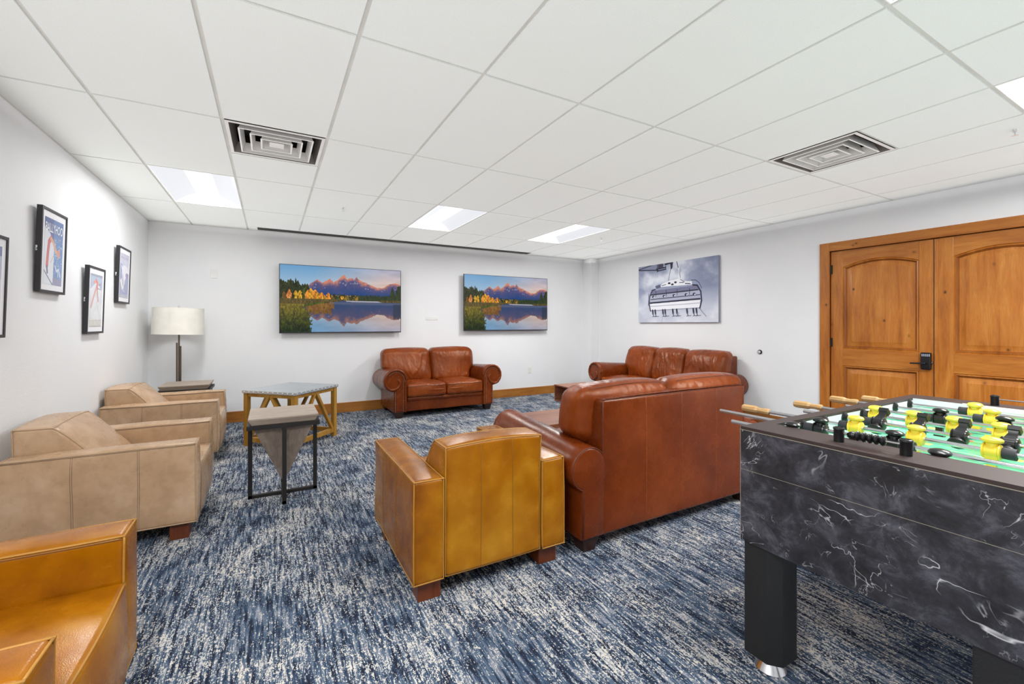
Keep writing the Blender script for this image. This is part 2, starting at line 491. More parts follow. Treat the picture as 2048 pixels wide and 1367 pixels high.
# ================================================================== THE ROOM
def plane_obj(name, quads, mat, parent=None):
    mb = MB()
    for q in quads: mb.add(q, [tuple(range(len(q)))])
    return mb.build(name, mat, parent)

T = .12
structure(MB().box(XL - T, XR + T, YF - T, YB + T, -.1, 0).build('floor', M['carpet']))
structure(MB().box(XL - T, XR + T, YB, YB + T, 0, ZC + .3).build('wall_back', M['wall']))
structure(MB().box(XL - T, XL, YF, YB, 0, ZC + .3).build('wall_left', M['wall']))
DY0, DY1, DZ = .792, 2.594, 2.137
wr = MB(); wr.box(XR, XR + T, YF, DY0 - .03, 0, ZC + .3); wr.box(XR, XR + T, DY1 + .03, YB, 0, ZC + .3); wr.box(XR, XR + T, DY0 - .03, DY1 + .03, DZ + .03, ZC + .3)
structure(wr.build('wall_right', M['wall']))
structure(MB().box(XL - T, XR + T, YF - T, YF, 0, ZC + .3).build('wall_rear', M['wall']))
# corner pier
structure(MB().box(5.415, XR, 6.625, YB, 0, ZC).build('trim_1', M['wall'], bevel=.004))
# baseboards
BH, BT = .145, .018
structure(MB().box(XL, 5.415, YB - BT, YB, 0, BH).build('baseboard_back', M['alder_bx'], bevel=.004))
structure(MB().box(XL, XL + BT, YF, YB - BT, 0, BH).build('baseboard_left', M['alder_by'], bevel=.004))
bb = MB(); bb.box(XR - BT, XR, 2.69, 6.625, 0, BH); bb.box(XR - BT, XR, YF, .69, 0, BH)
structure(bb.build('baseboard_right', M['alder_by'], bevel=.004))

# ---- ceiling: panels in a tee grid, with openings for the fixtures
cols = [XL] + [GX + CW * i for i in range(0, 11)] + [XR]
rows = [YF] + [GY + CD * j for j in range(-6, 3)] + [YB]
rows = sorted(set(round(r, 4) for r in rows))
VENTS = [(1, 3.234, 3.8436), (7, 1.4052, 2.0148)]
def cell_is_light(x, y):
    for ci, rj in LIGHT_CELLS:
        if abs(x - (GX + CW * (ci + .5))) < .1 and abs(y - (GY + CD * (rj + .5))) < .1: return True
def cell_vent(x, y0, y1):
    for ci, a, b in VENTS:
        if abs(x - (GX + CW * (ci + .5))) < .1 and y0 - .01 <= a and b <= y1 + .01: return (a, b)
ceil = MB(); ZP = ZC + .008; TG = .0100
SLOT = (-.152, 4.07, 6.60, 6.785)
for i in range(len(cols) - 1):
    for j in range(len(rows) - 1):
        x0, x1, y0, y1 = cols[i], cols[i + 1], rows[j], rows[j + 1]
        if x1 - x0 < .02: continue
        if cell_is_light((x0 + x1) / 2, (y0 + y1) / 2): continue
        cv = cell_vent((x0 + x1) / 2, y0, y1)
        if cv:
            if cv[0] - y0 > .05: ceil.box(x0 + TG, x1 - TG, y0 + TG, cv[0] - TG, ZC, ZP + .015)
            if y1 - cv[1] > .05: ceil.box(x0 + TG, x1 - TG, cv[1] + TG, y1 - TG, ZC, ZP + .015)
            continue
        ceil.box(x0 + TG, x1 - TG, y0 + TG, y1 - TG, ZC, ZP + .015)
ceiling = structure(ceil.build('ceiling', M['tile']))
tee = MB(); tw = .012
for x in cols[1:-1]: tee.box(x - tw, x + tw, YF, YB, ZP, ZP + .004)
for y in rows[1:-1]: tee.box(XL, XR, y - tw, y + tw, ZP + .0006, ZP + .004)
for ci, a, b in VENTS:
    yy = b if abs(a - 3.234) < .1 else a
    tee.box(GX + CW * ci, GX + CW * (ci + 1), yy - tw, yy + tw, ZP + .0006, ZP + .004)
tee.box(XL, XL + .012, YF, YB, ZC - .001, ZP + .004); tee.box(XR - .012, XR, YF, YB, ZC - .001, ZP + .004); tee.box(XL, XR, YB - .012, YB, ZC - .001, ZP + .004)
tee.build('ceiling_grid', M['tee'], ceiling)
structure(MB().box(XL - T, XR + T, YF - T, YB + T, ZC + .3, ZC + .36).build('trim_2', M['duct']))

# ---- troffers
def make_troffer(label):
    t = thing('ceiling_light', label, 'ceiling light', (0, 0, ZC), 0, 'recessed troffer lights in the ceiling grid')
    w, d = CW / 2 - .013, CD / 2 - .013
    mb = MB(); n = 10; prof = []
    # curved reflector wings left and right
    for sgn in (-1, 1):
        ring = []
        for k in range(n + 1):
            u = k / n; x = sgn * (w - (w - .10) * u); z = .004 + .085 * math.sin(u * math.pi / 2)
            ring.append((x, z))
        for k in range(n):
            (xa, za), (xb, zb) = ring[k], ring[k + 1]
            q = [(xa, -d, za), (xb, -d, zb), (xb, d, zb), (xa, d, za)]
            mb.add(q, [(0, 1, 2, 3)] if sgn > 0 else [(3, 2, 1, 0)])
    mb.build('reflector', M['reflector'], t, smooth=True)
    for sg in (-1, 1):
        ends = MB()
        top = .09; m = 12
        lo = []; hi = []
        for k in range(m + 1):
            u = -1 + 2 * k / m; lo.append((u * w, sg * d, .002)); hi.append((u * w, sg * (d - .15 * (1 - u * u)), .002 + .088 * (1 - u ** 2)))
        for k in range(m): ends.add([lo[k], lo[k + 1], hi[k + 1], hi[k]], [(0, 1, 2, 3) if sg > 0 else (3, 2, 1, 0)])
        ends.build('end_plate', M['diffuser'], t, smooth=True)
    bk = MB(); k2 = []
    for k in range(9):
        a = math.pi * k / 8; k2.append((.10 * math.cos(a), .088 - .05 * math.sin(a)))
    for (xa, za), (xb, zb) in zip(k2[:-1], k2[1:]): bk.add([(xa, -d + .01, za), (xa, d - .01, za), (xb, d - .01, zb), (xb, -d + .01, zb)], [(0, 1, 2, 3)])
    bk.build('diffuser', M['diffuser'], t, smooth=True)
    hs = MB(); hs.box(-w - .002, w + .002, -d - .002, d + .002, .10, .108)
    hs.box(-w - .004, -w, -d, d, .0, .108); hs.box(w, w + .004, -d, d, .0, .108); hs.box(-w, w, -d - .004, -d, .0, .108); hs.box(-w, w, d, d + .004, .0, .108)
    hs.build('housing', M['white'], t)
    return t
tl = ['bright troffer light nearest the left wall, left of the louvred vent', 'troffer light above the gap between the two televisions', 'rightmost of the three far troffer lights, above the right television',
      'troffer light over the viewer beside the left wall', 'troffer light almost overhead, between the viewer and the foosball table', 'troffer light near the small sprinkler closest to the wooden doors',
      'troffer light behind the viewer at left', 'troffer light behind the viewer at centre', 'troffer light behind the viewer at right']
tro = None
for (ci, rj), lab in zip(LIGHT_CELLS, tl):
    if tro is None: tro = make_troffer(lab); o = tro
    else: o = copy_tree(tro)
    o['label'] = lab; o.location = (GX + CW * (ci + .5), GY + CD * (rj + .5), ZC)

# ---- louvred vents
def make_vent(label):
    t = thing('air_vent', label, 'air vent', (0, 0, ZC), 0, 'square louvred ceiling vents')
    h = CW / 2 - .012
    b = MB(); b.box(-h, h, -h, h, .14, .145); b.box(-h, -h + .004, -h, h, .03, .14); b.box(h - .004, h, -h, h, .03, .14); b.box(-h, h, -h, -h + .004, .03, .14); b.box(-h, h, h - .004, h, .03, .14)
    b.build('duct_box', M['duct'], t)
    def ring(a0, z0, a1, z1, th=.003):
        m = MB(); A = [(-1, -1), (1, -1), (1, 1), (-1, 1)]
        lo = [(a0 * x, a0 * y, z0) for x, y in A]; hi = [(a1 * x, a1 * y, z1) for x, y in A]
        lo2 = [((a0 - .0) * x, (a0 - .0) * y, z0 + th) for x, y in A]; hi2 = [(a1 * x, a1 * y, z1 + th) for x, y in A]
        fs = []
        for k in range(4):
            l = (k + 1) % 4
            fs += [(k, l, 4 + l, 4 + k), (8 + l, 8 + k, 12 + k, 12 + l), (k, 8 + k, 8 + l, l), (4 + k, 4 + l, 12 + l, 12 + k)]
        m.add(lo + hi + lo2 + hi2, fs); return m
    ring(h, -.001, h - .02, -.001).build('frame', M['vent'], t)
    ring(h - .018, 0, h - .045, .07).build('neck', M['neck'], t)
    for a, zz in ((.222, -.006), (.158, -.006), (.096, -.006)):
        m = ring(a, zz, a - .024, zz + .060, .003)
        ring(a + .003, zz - .001, a - .007, zz - .001, .002).build('louvre_lip', M['white'], m.build('louvre', M['vent'], t))
    MB().box(-.045, .045, -.045, .045, .0, .004).build('centre_plate', M['vent'], t)
    return t
v1 = make_vent('square louvred vent left of centre, beside the left ceiling light')
v1.location = (GX + CW * 1.5, 3.539, ZC)
v2 = copy_tree(v1); v2['label'] = 'square louvred vent above the wooden double doors'; v2.location = (GX + CW * 7.5, 1.710, ZC)

# ---- linear slot
t = thing('slot_diffuser', 'long black linear air slot in the ceiling above the televisions', 'air vent', (0, 0, ZC))
sx0, sx1, sy0, sy1 = SLOT
m = MB(); m.box(sx0, sx1, sy0, sy1, -.004, .006); m.build('slot', M['slot'], t)
m = MB(); m.box(sx0, sx1, sy0 - .008, sy0, -.006, .006); m.box(sx0, sx1, sy1, sy1 + .008, -.006, .006); m.box(sx0 - .05, sx0, sy0 - .008, sy1 + .008, -.006, .006); m.box(sx1, sx1 + .03, sy0 - .008, sy1 + .008, -.006, .006)
m.build('frame', M['white'], t)
MB().box(sx0, sx1, (sy0 + sy1) / 2 - .006, (sy0 + sy1) / 2 + .006, -.006, -.003).build('centre_bar', M['black'], t)

# ---- sprinklers
def make_sprinkler():
    t = thing('fire_sprinkler', '', 'sprinkler', (0, 0, 0), 0, 'small fire sprinklers in the ceiling')
    MB().lathe([(.036, .004), (.034, -.002), (.018, -.006), (.014, -.012)], 20).build('escutcheon', M['chrome'], t, smooth=True)
    m = MB(); m.lathe([(.009, -.006), (.009, -.022), (.004, -.024)], 10)
    m.tube([(.008, 0, -.02), (.014, 0, -.03), (.004, 0, -.042)], .0022, 6); m.tube([(-.008, 0, -.02), (-.014, 0, -.03), (-.004, 0, -.042)], .0022, 6)
    m.build('nozzle', M['chrome'], t, smooth=True)
    MB().lathe([(.017, -.0435), (.017, -.045), (.003, -.046)], 14).build('deflector', M['chrome'], t)
    return t
sp = None
for (x, y, lab) in ((.694, 5.065, 'small fire sprinkler above the left television'), (4.293, 5.0, 'small fire sprinkler beyond the far right troffer light'), (4.275, .896, 'small fire sprinkler near the upper right, above the wooden doors')):
    if sp is None: sp = make_sprinkler(); o = sp
    else: o = copy_tree(sp)
    o['label'] = lab; o.location = (x, y, ZC + .006)

# ---- doors
def door_leaf(idx, y0, y1):
    """leaf between y0<y1, front face at x = XR+.012"""
    xf = XR + .012
    d = structure(MB().box(xf + .03, xf + .045, y0, y1, 0.012, DZ - .004).build('door_%d' % idx, M['alder']))
    pw0, pw1 = y0 + .118, y1 - .118
    st = MB(); st.box(xf, xf + .03, y0, pw0, .012, DZ - .004); st.box(xf, xf + .03, pw1, y1, .012, DZ - .004)
    st.build('stile', M['alder'], d, bevel=.003)
    # rails, the top one arched
    n = 24; za, zb = 1.945, 2.012
    lo = [(pw0 + (pw1 - pw0) * k / n, za + (zb - za) * (1 - (2 * k / n - 1) ** 2)) for k in range(n + 1)]
    def strip(pts_lo, ztop, name):
        mb = MB(); vs = []; fs = []
        for (y, z) in pts_lo: vs += [(xf, y, z), (xf, y, ztop), (xf + .03, y, z), (xf + .03, y, ztop)]
        for k in range(len(pts_lo) - 1):
            a = 4 * k; b = a + 4
            fs += [(a, a + 1, b + 1, b), (a, b, b + 2, a + 2), (a + 1, a + 3, b + 3, b + 1)]
        mb.add(vs, fs); return mb.build(name, M['alder_h'], d)
    strip(lo, DZ - .004, 'rail')
    for (a, b) in ((.845, 1.03), (.012, .24)): MB().box(xf, xf + .03, pw0, pw1, a, b).build('rail', M['alder_h'], d)
    # panels: moulding ring then raised field
    def panel(z0, ztopfn, nm):
        def outline(ins):
            a0, a1 = pw0 + ins, pw1 - ins; pts = [(a1, z0 + ins), (a0, z0 + ins)]
            for k in range(n + 1):
                y = a0 + (a1 - a0) * k / n; pts.append((y, ztopfn((y - pw0) / (pw1 - pw0)) - ins))
            return pts
        prof = [(0, 0), (.006, .010), (.016, .004), (.026, .012), (.034, .026), (.044, .026), (.085, .010)]
        rings = [[(xf + dx, y, z) for y, z in outline(ins)] for ins, dx in prof]
        mb = MB(); mb.loft(rings[4:], cap=False)
        last = rings[-1]; mb.add(last, [tuple(range(len(last)))])
        pn_ = mb.build(nm, M['alder'], d, smooth=True, angle=30)
        MB().loft(rings[:3], cap=False).build('moulding', M['alder'], pn_, smooth=True, angle=30)
        MB().loft(rings[2:5], cap=False).build('moulding_groove', M['alder_glaze'], pn_, smooth=True, angle=30)
    panel(1.03, lambda u: za + (zb - za) * (1 - (2 * u - 1) ** 2), 'panel')
    panel(.24, lambda u: .845, 'panel')
    return d
dl = door_leaf(1, 1.697, DY1 - .003)
dr = door_leaf(2, DY0 + .003, 1.683)
MB().box(XR + .004, XR + .03, 1.672, 1.698, .012, DZ - .006).build('astragal', M['alder'], dr, bevel=.003)
MB().box(XR + .010, XR + .03, 1.6985, 1.706, .012, DZ - .006).build('edge_strip', M['door_gap'], dl)
for zz in (1.93, 1.1, .25):
    h = MB(); h.box(XR + .002, XR + .014, DY1 - .022, DY1 - .002, zz - .05, zz + .05); h.tube([(XR + .004, DY1 - .003, zz - .052), (XR + .004, DY1 - .003, zz + .052)], .006, 10)
    h.build('hinge', M['iron'], dl)
# lock with keypad
lk = MB().puff(XR - .028, XR + .013, 1.716, 1.794, .862, 1.030, .012, (0, 0, 0), 3).build('door_lock', M['black'], dl, smooth=True, label='black keypad lock')
kp = MB()
for r_ in range(2):
    for k in range(5): kp.box(XR - .0295, XR - .0278, 1.783 - .0135 * k - .009, 1.783 - .0135 * k, 1.006 - .012 * r_, 1.013 - .012 * r_)
kp.build('keypad', M['keywhite'], lk)
lv = MB(); lv.tube([(XR - .028, 1.752, .925), (XR - .055, 1.752, .925), (XR - .058, 1.765, .925), (XR - .058, 1.86, .921)], .008, 10)
lv.build('lever', M['black'], lk, smooth=True)
MB().lathe([(.012, 0), (.012, .004)], 14, Matrix.Translation((XR - .0, 1.712, .93)) @ Matrix.Rotation(R(90), 4, 'X')).build('thumb_turn', M['chrome'], lk)
# casing
ca = MB(); cw = .098; cx = XR - .022
ca.box(cx, XR + .008, DY1 + .0, DY1 + cw, 0, DZ + cw); ca.box(cx, XR + .008, DY0 - cw, DY0, 0, DZ + cw)
structure(ca.build('trim_3', M['alder'], bevel=.004))
jm = MB(); jm.box(XR + .001, XR + T, DY1, DY1 + .03, 0, DZ + .03); jm.box(XR + .001, XR + T, DY0 - .03, DY0, 0, DZ + .03); jm.box(XR + .001, XR + T, DY0, DY1, DZ, DZ + .03)
structure(jm.build('trim_6', M['door_gap']))
structure(MB().box(cx, XR + .008, DY0, DY1, DZ, DZ + cw).build('trim_4', M['alder_h'], bevel=.004))
structure(MB().box(XR + .06, XR + T, DY0, DY1, 0, DZ).build('trim_5', M['door_gap']))

# ---- wall plates
def plate(label, loc, w, h, rz, kind):
    t = thing({'switch': 'wall_plate', 'outlet': 'wall_outlet', 'wide': 'wall_plate'}[kind], label, 'wall plate', loc, rz)
    MB().box(-w / 2, w / 2, -.006, 0, -h / 2, h / 2).build('cover', M['white'] if kind != 'outlet' else M['socketwhite'], t, bevel=.0025)
    if kind == 'outlet':
        m = MB()
        for z in (-.02, .02): m.puff(-.016, .016, -.0085, -.004, z - .014, z + .014, .002, n=2)
        m.build('receptacle', M['white'], t)
        for z in (-.02, .02):
            s_ = MB(); s_.box(-.007, -.005, -.0092, -.008, z - .004, z + .006); s_.box(.005, .007, -.0092, -.008, z - .004, z + .006)
            s_.build('slots', M['black'], t)
    else:
        for sz in (.36, -.36):
            MB().lathe([(.003, 0), (.003, .002)], 8, Matrix.Translation((0, -.006, h * sz)) @ Matrix.Rotation(R(90), 4, 'X')).build('screw', M['vent'], t)
    return t
plate('blank white plate high on the back wall left of the left television', (-.647, YB, 1.967), .076, .118, 0, 'switch')
plate('electrical outlet low on the back wall right of the loveseat', (4.182, YB, .462), .07, .115, 0, 'outlet')
plate('small wide white plate on the back wall between the televisions', (2.313, YB, 1.40), .20, .05, 0, 'wide')
plate('outlet low on the left wall behind the near taupe armchair', (XL, 4.45, .46), .07, .115, R(90), 'outlet')
t = thing('door_bumper', 'small round metal door bumper on the right wall beside the sofa', 'door stop', (XR, 3.41, .943), R(-90))
MB().lathe([(.029, 0), (.029, .008), (.024, .016)], 24, Matrix.Rotation(R(90), 4, 'X')).build('ring', M['iron'], t, smooth=True)
MB().lathe([(.017, 0), (.017, .02), (.012, .022)], 20, Matrix.Rotation(R(90), 4, 'X')).build('pad', M['white'], t, smooth=True)
MB().lathe([(.006, .02), (.006, .024)], 12, Matrix.Rotation(R(90), 4, 'X')).build('screw', M['iron'], t)

# ================================================================== FURNITURE
# ---- boxy leather armchair, front towards local -Y
def make_armchair(label, key, loc, rz, group, arm_label=None):
    L, S, SD = M[key], M[key + '_seam'], M[key + '_seam_dark']
    t = thing('leather_armchair', label, 'armchair', loc, rz, group)
    sd = loc[0] * 3.1 + loc[1]
    W = lambda p: wob(p, .0035, 3.2, sd)
    hw, hd, zb, za, ai = .4225, .425, .10, .583, .275
    fslope = lambda z: 0.0
    def arm(sg):
        x0, x1 = (ai, hw) if sg > 0 else (-hw, -ai)
        a = MB().puff(x0, x1, -hd, hd, zb, za, .020, (.010, .012, .015), 12, W).build('arm', L, t, smooth=True, angle=60)
        m = MB(); e = .004
        xs_ = (x0 + e, x1 - e)
        def run(p, q, n=14): return [W([p[i] + (q[i] - p[i]) * k / n for i in range(3)]) for k in range(n + 1)]
        for y in (-hd + e, hd - e):
            loop = run((xs_[0], y, zb + e), (xs_[1], y, zb + e), 4)[:-1] + run((xs_[1], y, zb + e), (xs_[1], y, za - e))[:-1] + run((xs_[1], y, za - e), (xs_[0], y, za - e), 4)[:-1] + run((xs_[0], y, za - e), (xs_[0], y, zb + e))[:-1]
            m.tube(loop, .0040, 6, closed=True)
        for x in xs_:
            m.tube(run((x, -hd, za - e), (x, hd, za - e)), .0040, 6)
        xo = x1 - e if sg > 0 else x0 + e
        m.tube(run((xo, -hd, zb + e), (xo, hd, zb + e)), .0040, 6)
        m.build('welt', S, a, smooth=True, angle=180)
        dk = MB(); zt_ = za - e - .007; so = (hw + .0008) * sg
        dk.tube(run((so, -hd + .008, zt_), (so, hd - .008, zt_)), .0016, 5)
        dk.build('seam_line', SD, a, smooth=True, angle=180)
        dk = MB(); si = (ai - .0008) * sg
        dk.tube(run((si, -hd + .008, zt_), (si, hd - .008, zt_)), .0016, 5)
        dk.build('seam_line', SD, a, smooth=True, angle=180)
        for y in (-.15, .135):
            q = MB()
            for dy in (-.004, .004):
                xx = (hw + .0062) * sg
                q.tube([W((sg * (hw + .010 * (1 - (2 * (zb + (za - zb) * k / 12 - zb) / (za - zb) - 1) ** 2) * (1 - (y / hd) ** 2) ) , y + dy, zb + .01 + (za - zb - .02) * k / 12)) for k in range(13)], .0012, 5)
            q.build('stitching', SD, a, smooth=True, angle=180)
        return a
    arm(-1); arm(1)
    # back: wedge with a reclined front face
    z1 = .722
    def yfront(z):
        u = max(0.0, min(1.0, (z1 - z) / (z1 - .44))); return .262 - .26 * u ** .85
    def fb(p):
        x, y, z = p; f = (hd - y) / (hd - .255)
        y2 = hd - f * (hd - yfront(z)) if f > 0 else y
        y2 -= .035 * max(0, min(1, f)) * max(0, 1 - (x / .27) ** 2) * max(0, 1 - ((z - .56) / .16) ** 2)
        z2 = z + (.012 * (1 - (x / .272) ** 2) if z > .6 else 0) * 1.0
        return W((x, y2, z2))
    b = MB().puff(-.272, .272, .255, hd, zb, z1, .022, (.002, .007, .008), 14, fb).build('backrest', L, t, smooth=True, angle=60)
    m = MB(); e = .005
    def run2(p, q, n=14): return [fb(Vector([p[i] + (q[i] - p[i]) * k / n for i in range(3)])) for k in range(n + 1)]
    xl, xr = -.272 + e, .272 - e
    loop = run2((xl, hd - e, zb + e), (xr, hd - e, zb + e))[:-1] + run2((xr, hd - e, zb + e), (xr, hd - e, z1 - e))[:-1] + run2((xr, hd - e, z1 - e), (xl, hd - e, z1 - e))[:-1] + run2((xl, hd - e, z1 - e), (xl, hd - e, zb + e))[:-1]
    m.tube(loop, .0040, 6, closed=True)
    for x in (xl, xr):
        m.tube(run2((x, hd - e, z1 - e), (x, .255 + e, z1 - e), 5)[:-1] + run2((x, .255 + e, z1 - e), (x, .255 + e, .42)), .0040, 6)
    m.tube(run2((xl, .255 + e, z1 - e), (xr, .255 + e, z1 - e)), .0040, 6)
    m.build('welt', S, b, smooth=True, angle=180)
    for x in (-.093, .087):
        q = MB(); q.tube([W((x, hd + .0062 * (1 - (2 * k / 14 - 1) ** 2) + .0004, zb + .012 + (z1 - zb - .02) * k / 14)) for k in range(15)], .0013, 5)
        q.build('stitching', SD, b, smooth=True, angle=180)
    # seat
    def fs(p):
        x, y, z = p
        if y < 0: y -= .03 * max(0, 1 - ((z - .27) / .17) ** 2) * max(0, 1 - (x / .3) ** 2) * min(1, -y / .4)
        return W((x, y, z))
    st = MB().puff(-.272, .272, -.43, .10, zb + .005, .425, .016, (0, .0, .028), 14, fs).build('seat', L, t, smooth=True, angle=60)
    m = MB(); yy = -.43 + e
    loop = [fs(Vector(p)) for p in [(-.267 + .534 * k / 14, yy, .425 - e) for k in range(15)] + [(.267, yy, .425 - e - .31 * k / 8) for k in range(1, 9)] + [(.267 - .534 * k / 14, yy, .11) for k in range(1, 15)] + [(-.267, yy, .11 + .31 * k / 8) for k in range(1, 8)]]
    m.tube(loop, .0040, 6, closed=True)
    m.build('welt', S, st, smooth=True, angle=180)
    for sx in (-1, 1):
        for sy in (-1, 1):
            f = MB(); x = sx * .335; y = sy * .335
            f.box(x - .056, x + .056, y - .048, y + .048, 0, zb + .006)
            f.build('leg', M['foot'], t, bevel=.003)
    return t
make_armchair('golden brown leather armchair turned away, touching the chestnut sofa beside it', 'gold', (.994, 2.378, 0), R(180), 'golden brown boxy leather armchairs')
make_armchair('golden brown leather armchair by the left wall, cut off, in front of the taupe pair', 'gold', (-.861, 1.673, 0), R(90), 'golden brown boxy leather armchairs')
make_armchair('taupe leather armchair by the left wall, the nearer of the taupe pair', 'taupe', (-.820, 3.683, 0), R(90), 'taupe boxy leather armchairs')
make_armchair('taupe leather armchair by the left wall, the farther one beside the floor lamp table', 'taupe', (-.860, 5.375, 0), R(90), 'taupe boxy leather armchairs')

# ---- rolled-arm sofa, front towards local -Y, centre of the footprint at the origin
def make_sofa(name, label, cat, loc, rz, base, roll, seat, depth, seat_cuts, back_cuts, frame_hw, nails=True, flat_back=False, group=None, leanback=0.0):
    L = M['cognac']; LW = M['cognac_wrinkled']; S = M['cognac_seam']
    t = thing(name, label, cat, loc, rz, group)
    hd = depth / 2; sd = loc[0] * 2.3 + loc[1]
    W = lambda p: wob(p, .0026, 3.0, sd)
    zb = .085
    # frame body: base box + front apron
    yf = -hd + .03
    MB().puff(-seat - .03, seat + .03, yf, hd - .06, zb, .30, .014, (0, .004, 0), 10, W).build('base', L, t, smooth=True, angle=60)
    MB().puff(-seat + .004, seat - .004, yf - .022, yf + .05, .225, .292, .03, (0, .006, .004), 14, W).build('front_roll', L, t, smooth=True, angle=60)
    # arms
    def profile(r, c, zc, bw, inset=0.0, n=22):
        """outline in (lateral, z); lateral 0 is the seat side"""
        i = inset; pts = [(i, zb + i)]
        a0, a1 = math.pi, -1.18
        rr = r - i
        pts.append((max(i, c - rr), zc - .12)); 
        for k in range(n + 1):
            a = a0 + (a1 - a0) * k / n; pts.append((c + rr * math.cos(a), zc + rr * math.sin(a)))
        xe = min(pts[-1][0], bw - i); pts.append((bw - i, pts[-1][1] - .01)); pts.append((bw - i, zb + i)); return pts
    bw = base - seat
    rl = (roll - seat + .012) / 2; c = rl - .012
    for sg in (-1, 1):
        rings = []; n = 16
        ys = [0, .006, .02] + [.02 + (depth - .04) * k / n for k in range(1, n)] + [depth - .02, depth - .006, depth]
        ins = [.018, .005, 0] + [0] * (n - 1) + [0, .005, .018]
        for y, i_ in zip(ys, ins):
            u = y / depth; k = rl * (1 - .06 * u); zc = .53 - .048 * u
            rings.append([W((sg * (seat + a), -hd + y, z)) for a, z in profile(k, c - .006 * u, zc, bw, i_)])
            if sg > 0: pass
        a = MB(); a.loft(rings if sg < 0 else [list(reversed(r)) for r in rings])
        arm = a.build('arm', L, t, smooth=True, angle=50)
        # front scroll panel, rolled border curling into the scroll, nailheads
        pr = profile(rl, c, .53, bw, .022)
        f = MB(); f.loft([[(sg * (seat + p), -hd - 0.000, z) for p, z in pr], [(sg * (seat + p), -hd - .008, z) for p, z in profile(rl, c, .53, bw, .027)]])
        if nails:
            f.build('scroll_panel', L, arm, smooth=True, angle=40)
            r1 = rl - .020; path = [(.020, zb + .005 + (.53 - zb) * k / 26) for k in range(26)]
            for k in range(60):
                a_ = math.pi - (math.pi + 3.7) * k / 59
                rr_ = r1 if a_ > -1.0 else r1 + (.030 - r1) * min(1, (-1.0 - a_) / 2.3)
                path.append((c + rr_ * math.cos(a_), .53 + rr_ * math.sin(a_)))
            w = MB(); w.tube([(sg * (seat + p), -hd - .006, z) for p, z in path], .017, 10, rfn=lambda i: .0175 + .0022 * (i % 3 == 0) - (.006 * max(0, i - 70) / 15))
            w.build('pleated_border', L, arm, smooth=True, angle=180)
            def nails_on(pn):
                nl = MB(); acc = 0
                for (p, q) in zip(pn[:-1], pn[1:]):
                    d = math.dist(p, q); k = acc
                    while k < d:
                        u = k / d; X = p[0] + (q[0] - p[0]) * u; Z = p[1] + (q[1] - p[1]) * u
                        nl.lathe([(.0066, 0), (.0054, .004), (.002, .006)], 8, Matrix.Translation((sg * (seat + X), -hd - .008, Z)) @ Matrix.Rotation(R(90), 4, 'X'))
                        k += .0215
                    acc = k - d
                nl.build('nailhead_trim', M['nail'], arm, smooth=True)
            r2 = rl - .047
            nails_on([(.047, zb + .02), (.047, .50)] + [(c + r2 * math.cos(math.pi - k * .16), .53 + r2 * math.sin(math.pi - k * .16)) for k in range(17)])
            nails_on([(bw - .012, zb + .02), (bw - .012, .53 - rl * .98)])
            g_ = MB(); g_.tube([(sg * (seat + .041), -hd - .008, zb + .01), (sg * (seat + .041), -hd - .008, .50)] + [(sg * (seat + c + (rl - .041) * math.cos(math.pi - k * .16)), -hd - .008, .53 + (rl - .041) * math.sin(math.pi - k * .16)) for k in range(20)], .0022, 6)
            g_.build('piping', S, arm, smooth=True, angle=180)
        # rear scroll seam
        ur = rl * .94; w = MB()
        pb = profile(ur, c - .006, .482, bw, .004)
        w.tube([W((sg * (seat + p), hd - .004, z)) for p, z in pb[2:]], .0035, 6)
        w.build('seam', S, arm, smooth=True, angle=180)
    # back frame
    zt = .872
    def ff(p):
        x, y, z = p
        u = max(0, (z - .35) / (zt - .35)); y2 = y
        if y < hd - .06: y2 = y + .06 * u
        return W((x, y2, z))
    bf = MB().puff(-frame_hw, frame_hw, hd - .23, hd, zb, zt, .022, (0, .004, .006), 14, ff).build('back_frame', L, t, smooth=True, angle=60)
    w = MB(); e = .006
    for x in (-frame_hw + e, frame_hw - e): w.tube([W((x, hd - e + .001, zb + .01 + (zt - zb - .02) * k / 12)) for k in range(13)], .0035, 6)
    w.tube([W((-frame_hw + e + 2 * (frame_hw - e) * k / 16, hd - e, zt - e)) for k in range(17)], .0035, 6)
    k3 = [frame_hw * q for q in (-.52, .0, .48)]
    w.build('seam', S, bf, smooth=True, angle=180)
    for x in k3:
        w = MB(); w.tube([W((x, hd + .0048 * (1 - (2 * k / 12 - 1) ** 2) * (1 - (x / frame_hw) ** 2) + .0002, zb + .01 + (zt - zb - .02) * k / 12)) for k in range(13)], .0013, 5)
        w.build('stitching', M['cognac_thread'], bf, smooth=True, angle=180)
    # seat cushions
    for a, b in zip(seat_cuts[:-1], seat_cuts[1:]):
        def fc(p, a=a, b=b):
            x, y, z = p; u = (x - (a + b) / 2) / ((b - a) / 2)
            z += .010 * math.sin(x * 23 + y * 9) * .3
            y -= .02 * max(0, 1 - u * u) * (1 if y < -.2 else 0)
            sgn_ = 1 if abs(b) < abs(a) else -1
            ang = math.atan2(z - .375, (b - x) if sgn_ > 0 else (x - a)); dd_ = math.hypot(z - .375, (b - x) if sgn_ > 0 else (x - a))
            if y < -hd + .05: y -= .007 * max(0, math.cos(ang * 11)) ** 3 * math.exp(-((dd_ - .10) / .12) ** 2)
            return W((x, y, z))
        q = MB().puff(a + .003, b - .003, -hd - .012, hd - .30, .288, .462, .035, (.0, .012, .032), 26, fc).build('seat_cushion', LW, t, smooth=True, angle=75)
        w = MB(); zz = .437
        w.tube([fc(Vector((a + .02 + (b - a - .04) * k / 14, -hd - .016, zz))) for k in range(15)], .0035, 6)
        w.tube([fc(Vector((a + .02 + (b - a - .04) * k / 14, -hd - .008, .302))) for k in range(15)], .0035, 6)
        w.build('welt', S, q, smooth=True, angle=180)
